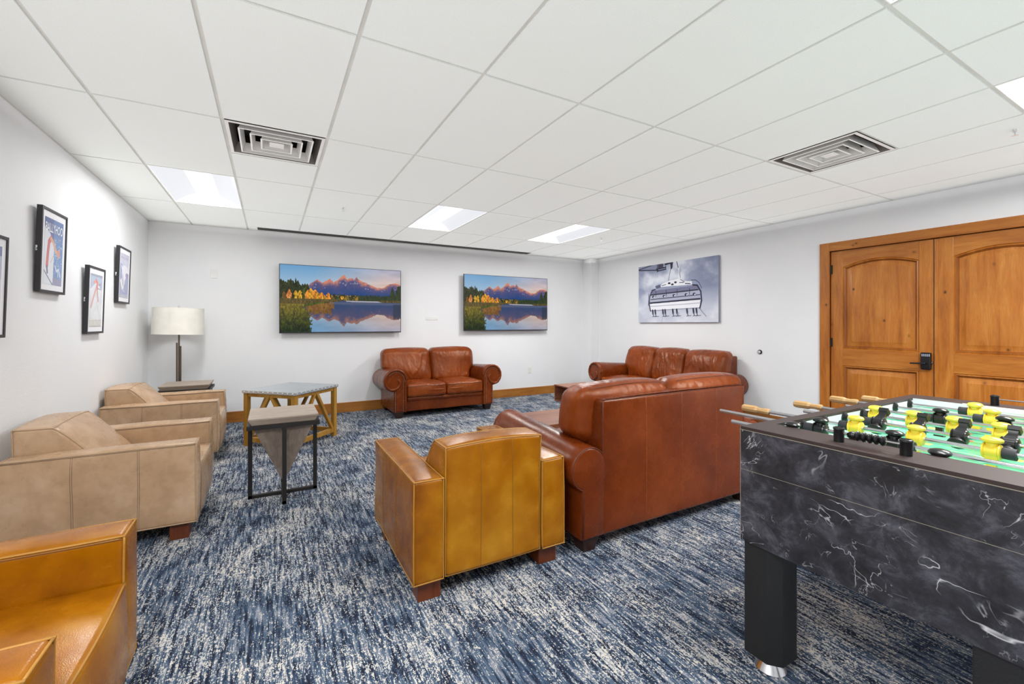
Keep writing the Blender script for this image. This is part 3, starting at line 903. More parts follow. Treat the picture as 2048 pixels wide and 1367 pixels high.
    # back cushions: big, flaring over the arms above them
    lo, hi = back_cuts[0], back_cuts[-1]
    for i, (a, b) in enumerate(zip(back_cuts[:-1], back_cuts[1:])):
        ea, eb = (i == 0), (i == len(back_cuts) - 2)
        a0 = max(a, -seat + .005) if ea else a; b0 = min(b, seat - .005) if eb else b
        def fbk(p, i=i, a=a, b=b, a0=a0, b0=b0, ea=ea, eb=eb):
            x, y, z = p; u = (x - a) / (b - a)
            k = max(0, min(1, (z - .52) / .16)); k = k * k * (3 - 2 * k)
            la = a0 + (a - a0) * k; lb = b0 + (b - b0) * k
            x2 = la + (lb - la) * u
            cu = 1 - (2 * u - 1) ** 2
            # corners of the crown drop
            tz = max(0, (z - .80) / .16)
            z2 = z - .014 * (1 - cu) * tz
            lean = (z - .45) * .22
            y2 = y + lean - .010 * math.sin(z * 15 + x * 3)
            if y < hd - .24 and z < .90:
                nn = noise.noise(Vector((x2 * 11 + sd * 3 + z * 3.5 * math.sin(x2 * 5 + i), z * 3.0, sd)))
                n3_ = noise.noise(Vector((x2 * 23 + z * 9, z * 6.5 + 7, sd + 5)))
                y2 -= (.013 * (1 - abs(nn)) ** 5 + .006 * (1 - abs(n3_)) ** 5) * max(0, min(1, cu * 2.2))
            return W((x2, y2, z2))
        ns = MB().puff(a + .003, b - .003, hd - .40, hd - .165, .42, .942, .082, (.012, .050, .010), 40, fbk)
        cu = ns.build('back_cushion', LW, t, smooth=True, angle=179)
        w = MB()
        for yy in (hd - .376,):
            pts = [(a + .055 + (b - a - .11) * k / 16, yy + .012, .925 - .002) for k in range(17)]
            left = [(a + .027, yy + .014, .45 + .44 * k / 14) for k in range(14)]
            right = [(b - .027, yy + .014, .89 - .44 * k / 14) for k in range(1, 15)]
            w.tube([fbk(Vector(p)) for p in left + pts + right], .003, 6)
        w.tube([fbk(Vector((a + .06 + (b - a - .12) * k / 16, hd - .19, .936))) for k in range(17)], .0018, 6)
        w.build('seam', S, cu, smooth=True, angle=180)
    for sx in (-1, 1):
        for sy in (-1, 1):
            x = sx * (base - .075); y = sy * (hd - .075)
            f = MB(); f.loft([[(x + .05 * i - (0), y + .05 * j, 0) for i, j in ((-.8, -.8), (.8, -.8), (.8, .8), (-.8, .8))], [(x + .06 * i, y + .06 * j, zb + .004) for i, j in ((-1, -1), (1, -1), (1, 1), (-1, 1))]])
            f.build('leg', M['darkfoot'], t, bevel=.004)
    return t

make_sofa('loveseat', 'chestnut leather two-seat sofa against the back wall under the televisions', 'sofa', (2.24, 6.41, 0), 0,
          .755, .90, .585, .82, [-.585, 0, .585], [-.80, -.07, .655], .68)
make_sofa('sofa', 'chestnut leather three-seat sofa against the right wall below the canvas picture', 'sofa', (5.10, 4.62, 0), R(-90),
          .96, 1.10, .79, .92, [-.79, -.26, .27, .79], [-.88, -.27, .30, .95], .93)
make_sofa('leather_sofa', 'chestnut leather sofa seen from behind beside the foosball table', 'sofa', (2.34, 2.41, 0), R(180),
          .81, .90, .64, .94, [-.64, 0, .64], [-.775, 0.0, .762], .665)

# ---- pedestal side tables of weathered oak on black iron
def make_oak_table(label, loc, rz):
    t = thing('oak_side_table', label, 'side table', loc, rz, 'weathered oak side tables with black iron frames')
    h = .228
    m = MB(); sq = lambda a, z: [(-a, -a, z), (a, -a, z), (a, a, z), (-a, a, z)]
    m.loft([sq(h - .022, .584), sq(h, .626), sq(h, .635)])
    m.build('tabletop', M['graywood'], t, bevel=.0015)
    m = MB(); m.loft([sq(.006, .10), sq(.196, .560), sq(.196, .584)])
    m.build('tapered_block', M['graywood_v'], t, bevel=.0015)
    w = .028; hf = .222
    ring_ = MB()
    for k in range(4): ring_.box(-hf - w / 2, hf + w / 2, -hf - w / 2, -hf + w / 2, .556, .584, Matrix.Rotation(R(90 * k), 4, 'Z'))
    ring_.build('top_ring', M['iron'], t)
    for k in range(2):
        f = MB(); a = 1 if k == 0 else 0
        def bar(p0, p1):
            f.box(min(p0[0], p1[0]) - w / 2, max(p0[0], p1[0]) + w / 2, min(p0[1], p1[1]) - w / 2, max(p0[1], p1[1]) + w / 2, min(p0[2], p1[2]), max(p0[2], p1[2]))
        dx, dy = (hf, 0) if a else (0, hf)
        bar((-dx, -dy, 0), (-dx, -dy, .557)); bar((dx, dy, 0), (dx, dy, .557)); bar((-dx, -dy, 0), (dx, dy, .024))
        f.build('frame', M['iron'], t, bevel=.0015)
    return t
ot = make_oak_table('weathered oak and black iron side table standing right of the taupe armchairs', (.088, 3.80, 0), 0)
o2 = copy_tree(ot); o2.location = (-.83, 6.145, 0); o2['label'] = 'weathered oak side table in the far left corner under the floor lamp shade'

# ---- zinc topped table on honey coloured trestle legs
t = thing('zinc_top_table', 'square zinc-topped table with honey coloured wooden braces near the back wall', 'side table', (.215, 5.485, 0), R(45.5))
h = .343
top = MB().box(-h, h, -h, h, .568, .600).build('tabletop', M['zinc'], t, bevel=.003)
rv0 = MB().lathe([(.0085, 0), (.007, .004), (.003, .006)], 8).build('rivet', M['rivet'], top, smooth=True); rv_n = 0
for k in range(11):
    p = -h + .03 + (2 * h - .06) * k / 10
    for (x, y, rot) in ((p, -h, 0), (p, h, 180), (h, p, 90), (-h, p, 270)):
        rq = rv0 if rv_n == 0 else rv0.copy(); rv_n += 1
        if rq is not rv0: COL.objects.link(rq); rq.parent = top
        rq.matrix_local = Matrix.Translation((x, y, .584)) @ Matrix.Rotation(R(rot), 4, 'Z') @ Matrix.Rotation(R(90), 4, 'X')
g = h - .035; L_ = .048
for sx in (-1, 1):
    for sy in (-1, 1):
        MB().box(sx * g - L_ / 2, sx * g + L_ / 2, sy * g - L_ / 2, sy * g + L_ / 2, 0, .568).build('leg', M['goldwood'], t, bevel=.002)
for k in range(4):
    Mx = Matrix.Rotation(R(90 * k), 4, 'Z')
    a = MB().box(-g + L_ / 2, g - L_ / 2, -g - .014, -g + .014, .530, .568, Mx).build('apron', M['goldwood'], t, bevel=.002)
    a = MB().box(-g + L_ / 2, g - L_ / 2, -g - .017, -g + .017, .045, .095, Mx).build('stretcher', M['goldwood'], t, bevel=.002)
    for sx in (-1, 1):
        br = MB().beam((sx * .018, -g, .535), (sx * (g - .03), -g, .08), .030, .034, (0, 1, 0))
        br.v = [tuple(Mx @ Vector(q)) for q in br.v]
        br.build('brace', M['goldwood'], t, bevel=.002)

# ---- walnut end table (open box) and coffee table
def make_walnut(name, label, cat, loc, rz, w, d, z0, z1, openside=-1):
    t = thing(name, label, cat, loc, rz)
    th = .018; hw, hd = w / 2, d / 2
    MB().box(-hw - .004, hw + .004, -hd - .004, hd + .004, z1 - th, z1).build('tabletop', M['walnut'], t, bevel=.003)
    MB().box(-hw, hw, -hd, hd, z0, z0 + th).build('shelf', M['walnut'], t, bevel=.002)
    for y in (-hd, hd - th): MB().box(-hw, hw, y, y + th, z0 + th, z1 - th).build('side_panel', M['walnut'], t)
    MB().box(hw - th if openside < 0 else -hw, hw if openside < 0 else -hw + th, -hd + th, hd - th, z0 + th, z1 - th).build('back_panel', M['walnut_dark'], t)
    for sx in (-1, 1):
        for sy in (-1, 1):
            f = MB(); f.tube([(sx * (hw - .045), sy * (hd - .045), 0), (sx * (hw - .085), sy * (hd - .085), z0 + .002)], .015, 10, rfn=lambda i: .010 + .009 * i)
            f.build('leg', M['walnut'], t, smooth=True)
    return t
make_walnut('walnut_end_table', 'low walnut end table with an open shelf behind the near sofa, by the far seats', 'side table', (3.725, 4.70, 0), 0, .54, .62, .245, .47)
make_walnut('walnut_coffee_table', 'walnut coffee table between the sofas, mostly hidden by the near sofa', 'coffee table', (2.52, 3.475, 0), 0, 1.20, .55, .22, .42)

# ---- floor lamp
t = thing('floor_lamp', 'bronze floor lamp with a cream drum shade in the far left corner', 'floor lamp', (-.965, 6.52, 0), 0)
MB().lathe([(.13, 0), (.13, .012), (.12, .02), (.02, .026)], 36).build('base', M['bronze'], t, smooth=True)
for (dx, dy, top_) in ((-.018, -.006, 1.085), (.0, .012, 1.30), (.018, -.006, 1.045)):
    MB().box(dx - .008, dx + .008, dy - .008, dy + .008, .024, top_).build('rod', M['bronze'], t, bevel=.002)
sh = MB(); r0, r1, z0, z1 = .256, .250, 1.188, 1.498
sg_ = 56
for (ra, rb) in ((r0, r1), (r0 - .003, r1 - .003)):
    vs = []; fs = []
    for k in range(sg_):
        a = 2 * math.pi * k / sg_; vs += [(ra * math.cos(a), ra * math.sin(a), z0), (rb * math.cos(a), rb * math.sin(a), z1)]
    for k in range(sg_):
        l = (k + 1) % sg_; q = (2 * k, 2 * l, 2 * l + 1, 2 * k + 1); fs.append(q if ra == r0 else tuple(reversed(q)))
    sh.add(vs, fs)
for (z, r) in ((z0, r0 - .001), (z1, r1 - .001)): sh.tube([(r * math.cos(2 * math.pi * k / sg_), r * math.sin(2 * math.pi * k / sg_), z) for k in range(sg_)], .003, 6, closed=True)
a = -1.75; sh.box(0, .001, -.003, .003, z0, z1, Matrix.Rotation(a, 4, 'Z') @ Matrix.Translation((.254, 0, 0)))
sho = sh.build('lamp_shade', M['linen'], t, smooth=True)
sho.rotation_euler = (0, R(1.2), 0); sho.location = (-.03, 0, .0)
sp_ = MB()
for k in range(3):
    a = 2 * math.pi * k / 3; sp_.tube([(0, .012, 1.47), (.246 * math.cos(a), .246 * math.sin(a) , 1.49)], .003, 6)
sp_.build('spider', M['bronze'], t)
MB().lathe([(.004, 1.30), (.004, 1.50), (.011, 1.505), (.013, 1.515), (.009, 1.525), (.002, 1.53)], 14).build('finial', M['chrome'], t, smooth=True)

# ================================================================== TELEVISIONS
def landscape(w=420, h=236):
    P = Paint(w, h); U, V = P.U, P.V
    n1 = fbm(h, w, 10, 7, 5, 1); n2 = fbm(h, w, 40, 24, 4, 2); n3 = fbm(h, w, 6, 14, 4, 3); n4 = fbm(h, w, 110, 34, 3, 4)
    ridge_u = [0, .21, .25, .283, .322, .35, .383, .416, .45, .475, .50, .526, .545, .562, .585, .605, .641, .67, .708, .75, .793, .848, .875, .903, .951, 1.0]
    ridge_v = [.36, .29, .24, .20, .25, .22, .18, .228, .20, .15, .107, .18, .165, .155, .165, .137, .195, .205, .24, .275, .30, .285, .25, .225, .21, .235]
    def skycol(v):
        t_ = np.clip(v / .42, 0, 1)[..., None]; s_ = np.clip((U - .25) / .6, 0, 1)[..., None]
        a = np.array([112, 168, 214]); b = np.array([196, 214, 232]); c = np.array([186, 186, 208]); d = np.array([252, 208, 176])
        return (a * (1 - s_) + c * s_) * (1 - t_) + (b * (1 - s_) + d * s_) * t_
    sky = skycol(V) + ((n3 - .5) * 60 * np.clip(U - .2, 0, 1))[..., None] * np.array([1, .9, .9])
    P.a = sky.copy()
    rv_ = np.interp(U, ridge_u, ridge_v) + (n2 - .5) * .03
    def mountain(v, haze=0.0):
        dd = np.clip((v - rv_) / (.43 - rv_ + 1e-6), 0, 1); ddn = np.clip(dd + (n1 - .5) * .7 + (n2 - .5) * .5, 0, 1)[..., None]
        top = np.array([226, 142, 112]); mid = np.array([92, 84, 130]); low = np.array([34, 70, 132])
        c = np.where(ddn < .35, top + (mid - top) * (ddn / .35), mid + (low - mid) * ((ddn - .35) / .65))
        snow = ((n2 > .70) & (dd < .5))[..., None]
        c = np.where(snow, c * .6 + np.array([232, 214, 220]) * .4, c)
        return c * (1 - haze) + np.array([104, 108, 136]) * haze
    mk = (V > rv_) & (V < .5); P.a[mk] = mountain(V)[mk]
    # tree line
    tl_ = .425 + (n4 - .5) * .06 + np.where(U > .9, -.10 * np.clip((U - .9) / .02, 0, 1) * (1 - .0 * U), 0)
    tl_ = np.where((U > .90) & (U < .955), .425 - .16 * (1 - np.abs(U - .925) / .03).clip(0, 1), tl_)
    tl_ = np.where(U >= .97, .25 + (n4 - .5) * .05, tl_)
    g = np.stack([24 + n4 * 50, 40 + n4 * 44, 22 + n4 * 20], -1)
    g = np.where(((U < .62) & (n4 > .55))[..., None], np.array([168, 126, 42]), g)
    mk = (V > tl_) & (V < .512) & (U > .36); P.a[mk] = g[mk]
    # golden and dark trees on the left
    gold = np.stack([206 + (n4 - .5) * 150, 134 + (n4 - .5) * 130, 30 + n4 * 24], -1)
    gt = np.full_like(U, .60)
    rs = np.random.RandomState(5)
    trees = [(-.01 + .018 * k, .20 + .06 * rs.rand() + (.05 if k > 8 else 0), .020 + .008 * rs.rand(), (50, 56, 26)) for k in range(13)]
    trees += [(.118, .185, .012, (38, 48, 24)), (.17, .27, .018, (44, 56, 26)), (.195, .30, .018, (70, 76, 30)),
              (.068, .36, .018, (206, 122, 62)), (.063, .43, .012, (218, 138, 74)), (.118, .37, .014, (196, 150, 40)), (.150, .37, .015, (210, 160, 42)), (.03, .40, .015, (120, 84, 36))]
    for k in range(11): trees.append((.215 + .0175 * k, .33 + .012 * k * rs.rand() + (.0 if k < 6 else .05) + .03 * rs.rand(), .016 + .008 * rs.rand(), ((224, 136, 46), (214, 150, 36), (190, 138, 34))[k % 3]))
    trees += [(.415, .455, .02, (96, 80, 36)), (.44, .44, .016, (60, 66, 32)), (.485, .44, .012, (196, 140, 44)), (.53, .45, .014, (120, 100, 40)), (.56, .45, .012, (60, 62, 30))]
    for (uc, tv, hw_, cc) in trees:
        hh = np.clip((V - tv) / (.50 - tv), 0, 1)
        mk = (np.abs(U - uc) < hw_ * np.minimum(1.0, hh * 2.4) ** .7 * (.55 + .9 * n4)) & (V > tv) & (V < .55)
        P.a[mk] = (np.array(cc) * (.38 + 1.25 * n4[..., None]))[mk]
        gt = np.where(mk & (U > .19) & (U < .42), np.minimum(gt, V), gt)
    gt = np.where(U < .42, .36 + (n4 - .5) * .1 + np.clip(U - .34, 0, 1) * .8, .6)
    # water with mirrored mountains
    ax = .5135; vm = 2 * ax - V
    ref_ridge = 2 * ax - rv_
    sky2 = skycol(np.clip(2 * ax - V, 0, .42)) * .93 + ((n3 - .5) * 30)[..., None]
    mk = (V > .512); P.a[mk] = sky2[mk]
    mk = (V > .512) & (V < ref_ridge); P.a[mk] = (mountain(vm, .35) * .86)[mk]
    mk = (V > .512) & (V < .62 + (n4 - .5) * .1 + .10 * (U < .40) * (U > .2)) & (U < .42)
    gr = gold * .5 + 18; P.a[mk] = gr[mk]
    mk = (V > .56) & (V < 2 * ax - gt + (n4 - .5) * .05) & (U > .2) & (U < .40); P.a[mk] = (gold * .55 + 22)[mk]
    mist = np.exp(-((V - .555) / .022) ** 2) * (U > .38) * .45; P.a = P.a * (1 - mist[..., None]) + np.array([132, 128, 142]) * mist[..., None]
    wl = (V > .512) & (V < .535 - .02 * np.abs(U - .72)) & (U > .52) & (U < .90); P.a[wl] = P.a[wl] * .3 + np.array([226, 216, 218]) * .7
    mk = (U > .93) & (V > .56) & (V < .80 + (n4 - .5) * .1 - .25 * np.abs(U - .95)); P.a[mk] = P.a[mk] * .35 + np.array([46, 54, 70]) * .65
    # banks
    bank = .62 - .115 * np.clip((U - .19) / .34, 0, 1) ** .8 + (n2 - .5) * .02
    br = np.stack([96 + (n4 - .5) * 90, 82 + (n4 - .5) * 70, 42 + (n4 - .5) * 40], -1)
    mk = (V > .495) & (V < bank) & (U < .53); P.a[mk] = br[mk]
    mk = (V > .545) & (V < bank) & (U < .53) & (V > bank - .035); P.a[mk] = (br * np.array([.8, 1.1, .7]))[mk]
    mk = (V > .497 + (n4 - .5) * .01) & (V < .535) & (U > .79) & (V < .512 + .03 * np.clip((U - .79) / .05, 0, 1)); P.a[mk] = br[mk] * .95
    gx = .235 + (n4 - .5) * .05 - .05 * np.clip((.75 - V) / .15, 0, 1)
    mk = (U < gx) & (V > .575 + (n4 - .5) * .04)
    fade = np.clip((V - .58) / .40, 0, 1)[..., None]
    gg = (np.stack([128 + (n4 - .5) * 130, 112 + (n4 - .5) * 110, 34 + n4 * 16], -1)) * (1 - fade) + np.stack([20 + (n4 - .4) * 80, 36 + (n4 - .4) * 96, 12 + n4 * 8], -1) * fade
    P.a[mk] = gg[mk]
    return P
t = thing('television', 'wall-mounted television on the left half of the back wall, showing mountains and a lake', 'television', (.941, 0, 1.660), 0, 'wall-mounted televisions')
TW, TH = 1.676, .958
MB().box(-TW / 2, TW / 2, 6.772, 6.80, -TH / 2, TH / 2).build('casing', M['tvbezel'], t, bevel=.002)
MB().box(-.42, .42, 6.80, 6.835, -.30, .26).build('rear_housing', M['black'], t, bevel=.004)
MB().box(-.22, .22, 6.835, YB - .001, -.20, .20).build('wall_bracket', M['black'], t)
sc_ = landscape().mesh('screen', TW - .016, TH - .022, M['screen'], t); sc_.location = (0, 6.7712, .004)
t2 = copy_tree(t); t2.location = (3.673, 0, 1.674); t2['label'] = 'wall-mounted television on the right half of the back wall, showing the same lake'

# ================================================================== CANVAS PICTURE
def chairlift(w=340, h=210):
    P = Paint(w, h, (200, 206, 220)); n = fbm(h, w, 4, 3, 5, 11); n2 = fbm(h, w, 8, 6, 4, 12)
    k = np.clip((n - .42) * 3.2, 0, 1)[..., None]
    P.a = np.array([150, 158, 184]) * (1 - k) + np.array([226, 230, 240]) * k
    e = np.clip((P.U - .70) / .2, 0, 1) * np.clip((.55 - P.V) / .2, 0, 1) * np.clip(n2 * 2, 0, 1)
    P.a = P.a * (1 - e[..., None] * .7) + np.array([120, 130, 160]) * e[..., None] * .7
    e = np.clip((P.V - .45) / .3, 0, 1)[..., None] * .6; P.a = P.a * (1 - e) + np.array([228, 231, 240]) * e
    D = (44, 44, 66); Wt = (240, 242, 248)
    P.line([(0, .05), (.20, .0)], .02, D); P.line([(0, .06), (.28, .10)], .018, D)
    P.poly([(.0, .05), (.2, 0), (.28, .0), (.28, .09)], (130, 138, 165), .6)
    P.poly([(.28, .0), (.35, .0), (.35, .06), (.28, .07)], (70, 66, 86)); P.line([(.26, .08), (.385, .07)], .022, D); P.line([(.27, .115), (.385, .10)], .02, D); P.line([(.27, .0), (.27, .13)], .012, D); P.line([(.385, .05), (.385, .11)], .012, D)
    P.line([(.38, .02), (.47, .0)], .03, D); P.poly([(.44, 0), (.48, 0), (.47, .10), (.45, .12)], D)
    P.line([(.45, .10), (.42, .30)], .008, D)
    P.line([(.53, .0), (.56, .16), (.555, .30)], .022, Wt); P.line([(.525, .0), (.545, .10)], .014, D); P.line([(.565, .12), (.562, .2), (.57, .27)], .008, D)
    P.poly([(.30, .395), (.34, .34), (.45, .30), (.55, .285), (.60, .335), (.71, .35), (.71, .40)], Wt)
    P.poly([(.24, .37), (.31, .35), (.32, .40), (.26, .42)], (96, 98, 124))
    for (x, y) in ((.43, .345), (.51, .34), (.47, .37)): P.ell(x, y, .018, .016, D)
    P.line([(.33, .375), (.385, .36)], .01, D); P.line([(.56, .35), (.61, .355)], .01, D); P.line([(.63, .375), (.69, .385)], .014, D)
    P.line([(.57, .30), (.62, .35)], .008, D)
    cv = [(.70, .33), (.75, .335), (.79, .38), (.82, .47)]; P.line(cv, .008, D)
    P.poly([(.18, .45), (.78, .43), (.80, .78), (.17, .79)], (176, 180, 200), .8)
    P.poly([(.19, .45), (.77, .42), (.78, .48), (.19, .51)], (120, 120, 150))
    P.line([(.17, .52), (.78, .49)], .02, D); P.line([(.18, .60), (.80, .57)], .012, D); P.line([(.17, .66), (.80, .635)], .026, D)
    P.poly([(.17, .675), (.80, .65), (.80, .77), (.17, .79)], Wt); P.line([(.17, .72), (.80, .70)], .012, (180, 184, 200)); P.line([(.17, .795), (.80, .775)], .012, (130, 134, 158))
    P.line([(.24, .43), (.20, .44), (.165, .54), (.155, .68), (.175, .80)], .022, D); P.line([(.72, .41), (.77, .42), (.81, .52), (.82, .66), (.80, .78)], .024, D)
    P.line([(.15, .50), (.145, .70)], .012, (90, 92, 118))
    for x in (.25, .39, .53, .68): P.line([(x, .46), (x, .555)], .010, D)
    for x in (.215, .36, .49, .64, .735): P.ell(x, .555, .017, .022, D); P.ell(x + .008, .56, .008, .01, Wt)
    for x in (.205, .24, .345, .375, .475, .525, .65, .725, .76):
        P.line([(x, .79), (x + .005, .85)], .032, D); P.line([(x + .004, .85), (x + .012, .885)], .018, (90, 92, 110)); P.line([(x - .005, .90), (x + .05, .895)], .008, D)
    P.line([(.80, .79), (.87, .91)], .006, D); P.line([(.34, .90), (.33, 1.0)], .004, (120, 124, 150)); P.line([(.55, .84), (.55, .9)], .005, D)
    return P
CWd, CHt = 1.535, .955
t = thing('canvas_picture', 'large grey canvas picture of a ski chairlift on the right wall above the sofa', 'picture', (XR, 4.752, 1.813), R(-90))
MB().box(-CWd / 2, CWd / 2, -.040, 0.0, -CHt / 2, CHt / 2).build('stretched_canvas', mat_plain('canvas_edge', rgb(150, 152, 165), .8), t, bevel=.002)
c_ = chairlift().mesh('printed_picture', CWd - .002, CHt - .002, M['canvas'], t); c_.location = (0, -.0408, 0)

# ================================================================== POSTERS ON THE LEFT WALL
def poster_art(kind, w=150, h=220):
    P = Paint(w, h, (232, 234, 240)); n = fbm(h, w, 5, 7, 4, 20 + kind); nf = fbm(h, w, 24, 34, 3, 30 + kind)
    if kind == 1:
        P.a = np.array([100, 140, 196]) + (nf - .5)[..., None] * 70; P.poly([(0, 0), (.5, 0), (.5, .35), (0, .2)], (84, 98, 160)); P.poly([(.45, .02), (.5, .25), (1, .35), (1, 0)], (96, 128, 186))
        P.poly([(0, .14), (.28, .22), (.5, .38), (.52, .60), (.5, .95), (.46, 1), (0, 1)], (226, 230, 240)); P.poly([(.5, .88), (1, .90), (1, 1), (.5, 1)], (140, 138, 176))
        for i in range(60): P.ell(random.uniform(.5, 1), random.uniform(.25, .75), .010, .007, (225, 235, 245))
        P.line([(.6, .70), (.7, .78), (.8, .74), (.9, .85)], .03, (214, 220, 236)); P.line([(.75, .75), (.78, .86)], .02, (214, 220, 236))
        P.line([(.17, .72), (.20, .52), (.24, .36), (.34, .30)], .085, (206, 92, 88)); P.line([(.34, .30), (.46, .34), (.60, .46), (.70, .50)], .06, (226, 166, 128))
        P.ell(.78, .49, .07, .055, (222, 142, 120)); P.line([(.70, .52), (.80, .56)], .03, (222, 150, 120)); P.line([(.50, .55), (.42, .62), (.36, .66)], .012, (206, 150, 140))
        P.line([(.17, .74), (.20, .82)], .05, (80, 86, 110)); P.line([(.03, .80), (.46, .985)], .02, (72, 82, 108))
    elif kind == 2:
        P.a = np.array([214, 218, 226]) + (n - .5)[..., None] * 30; P.poly([(0, 0), (1, 0), (1, .05), (0, .04)], (140, 152, 172)); P.poly([(0, .04), (1, .05), (1, .30), (.5, .14), (0, .30)], (168, 184, 210))
        P.line([(.10, .62), (.34, .38), (.52, .22)], .07, (214, 150, 142)); P.line([(.52, .22), (.62, .40), (.66, .50)], .06, (206, 134, 122)); P.line([(.28, .16), (.50, .12), (.64, .18)], .055, (226, 140, 120))
        P.line([(.44, .10), (.56, .18), (.60, .28)], .05, (206, 108, 100)); P.line([(.72, .20), (.80, .16), (.82, .26)], .02, (90, 110, 140)); P.line([(.60, .26), (.86, .28)], .015, (110, 120, 140)); P.line([(.90, .16), (.92, .42)], .012, (190, 150, 150))
        P.line([(.52, .50), (.84, .80)], .010, (150, 160, 180)); P.line([(.02, .66), (.14, .60)], .010, (130, 150, 180)); P.line([(.06, .62), (.08, .84)], .008, (150, 170, 190)); P.line([(.04, .84), (.16, .84)], .006, (150, 170, 190))
        P.poly([(0, .87), (1, .86), (1, .975), (0, .985)], (188, 188, 188)); P.poly([(0, .985), (1, .98), (1, 1), (0, 1)], (150, 150, 150))
        for x in (.08, .18, .30, .42, .50, .60, .72, .84, .92): P.line([(x, .895), (x + random.uniform(-.05, .05), .955)], .014, (222, 222, 222))
    elif kind == 3:
        P.a = np.array([206, 206, 228]) + (n - .5)[..., None] * 24; P.poly([(0, 0), (1, 0), (1, .14), (0, .14)], (196, 196, 220)); P.line([(.08, .09), (.42, .10)], .018, (156, 156, 184)); P.line([(.55, .09), (.92, .10)], .018, (168, 168, 192))
        P.poly([(0, .24), (.28, .34), (.18, .44), (.34, .66), (.55, .70), (.68, .52), (1, .42), (1, 1), (0, 1)], (138, 146, 196))
        P.poly([(.12, .28), (.50, .26), (.9, .30), (1, .42), (.66, .54), (.52, .62), (.40, .52), (.22, .40)], (236, 236, 246)); P.poly([(.04, .62), (.2, .56), (.38, .76), (.44, .66), (.52, .66), (.42, .82), (.2, .78)], (234, 230, 226))
        P.ell(.80, .48, .16, .06, (140, 120, 170)); P.line([(.05, .24), (.3, .30)], .02, (120, 150, 180)); P.line([(.2, .8), (.6, .86)], .02, (204, 196, 190))
        P.poly([(0, .92), (1, .92), (1, 1), (0, 1)], (168, 168, 196))
    else:
        P.a = np.array([176, 184, 206]) + (n - .5)[..., None] * 40; P.poly([(0, .5), (.4, .3), (.7, .55), (1, .4), (1, 1), (0, 1)], (224, 226, 236)); P.poly([(0, 0), (1, 0), (1, .12), (0, .12)], (120, 128, 170))
    return P
def lettering(txt, width, height, mat, parent, loc, bold=0.0, maxh=None):
    cu = bpy.data.curves.new('lettering', 'FONT'); cu.body = txt; cu.align_x = 'CENTER'; cu.align_y = 'CENTER'; cu.offset = bold; cu.resolution_u = 3
    ob = bpy.data.objects.new('lettering_tmp', cu); COL.objects.link(ob)
    dg = bpy.context.evaluated_depsgraph_get(); me = bpy.data.meshes.new_from_object(ob.evaluated_get(dg))
    bpy.data.objects.remove(ob)
    xs_ = [v.co.x for v in me.vertices]; ys_ = [v.co.y for v in me.vertices]
    sx = width / (max(xs_) - min(xs_)); sy = height / (max(ys_) - min(ys_)); mx = (max(xs_) + min(xs_)) / 2; my = (max(ys_) + min(ys_)) / 2
    for v in me.vertices: v.co = Vector(((v.co.x - mx) * sx, 0, (v.co.y - my) * sy))
    me.materials.clear(); me.materials.append(mat)
    o = bpy.data.objects.new('lettering', me); COL.objects.link(o); o.parent = parent; o.location = loc; return o
M['ink_white'] = mat_plain('white_ink', rgb(240, 242, 246), .4)
M['ink_grey'] = mat_plain('pale_ink', rgb(214, 214, 226), .4)
def poster(kind, label, yc, zc):
    W_, H_, D_ = .395, .556, .028
    t = thing('framed_poster', label, 'framed poster', (XL + .004, yc, zc - H_ / 2), R(90), 'black framed ski posters on the left wall')
    t.rotation_euler = (R(1.6), 0, R(90))
    b = .017
    m = MB()
    for (x0, x1, z0, z1) in ((-W_ / 2, -W_ / 2 + b, 0, H_), (W_ / 2 - b, W_ / 2, 0, H_), (-W_ / 2 + b, W_ / 2 - b, 0, b), (-W_ / 2 + b, W_ / 2 - b, H_ - b, H_)):
        m.box(x0, x1, -D_, 0, z0, z1)
    m.build('frame', M['blackframe'], t, bevel=.0012)
    MB().box(-W_ / 2 + b, W_ / 2 - b, -D_ + .006, -.002, b, H_ - b).build('mat_board', M['matboard'], t)
    aw, ah = .285, .44
    a = poster_art(kind).mesh('print', aw, ah, M['print'], t); a.location = (0, -D_ + .0052, H_ / 2 - .002)
    if kind == 1: lettering('BALLYHOO', aw * .92, .060, M['ink_white'], a, (0, -.0006, ah * .36), .012)
    if kind == 3: lettering('FRANCE', aw * .8, .026, M['ink_grey'], a, (0, -.0006, -ah * .455), .02)
    br = MB(); br.tube([(-W_ / 2 - .002, -.006, H_ * .52), (-W_ / 2 - .006, -.008, H_ * .50), (-W_ / 2 - .003, -.006, H_ * .475)], .0028, 6); br.box(-W_ / 2 - .003, -W_ / 2, -.010, -.002, H_ * .47, H_ * .53)
    br.build('hanger', M['chrome'], t)
    return t
poster(1, 'black framed blue poster with BALLYHOO lettering, upper left on the left wall', 4.085, 1.793)
poster(2, 'pale black framed ski racer poster, lower one between the two upper posters', 4.905, 1.507)
poster(3, 'black framed lilac poster nearest the back corner', 5.715, 1.793)
poster(0, 'black framed poster nearest the viewer, cut off, on the left wall', 3.282, 1.510)

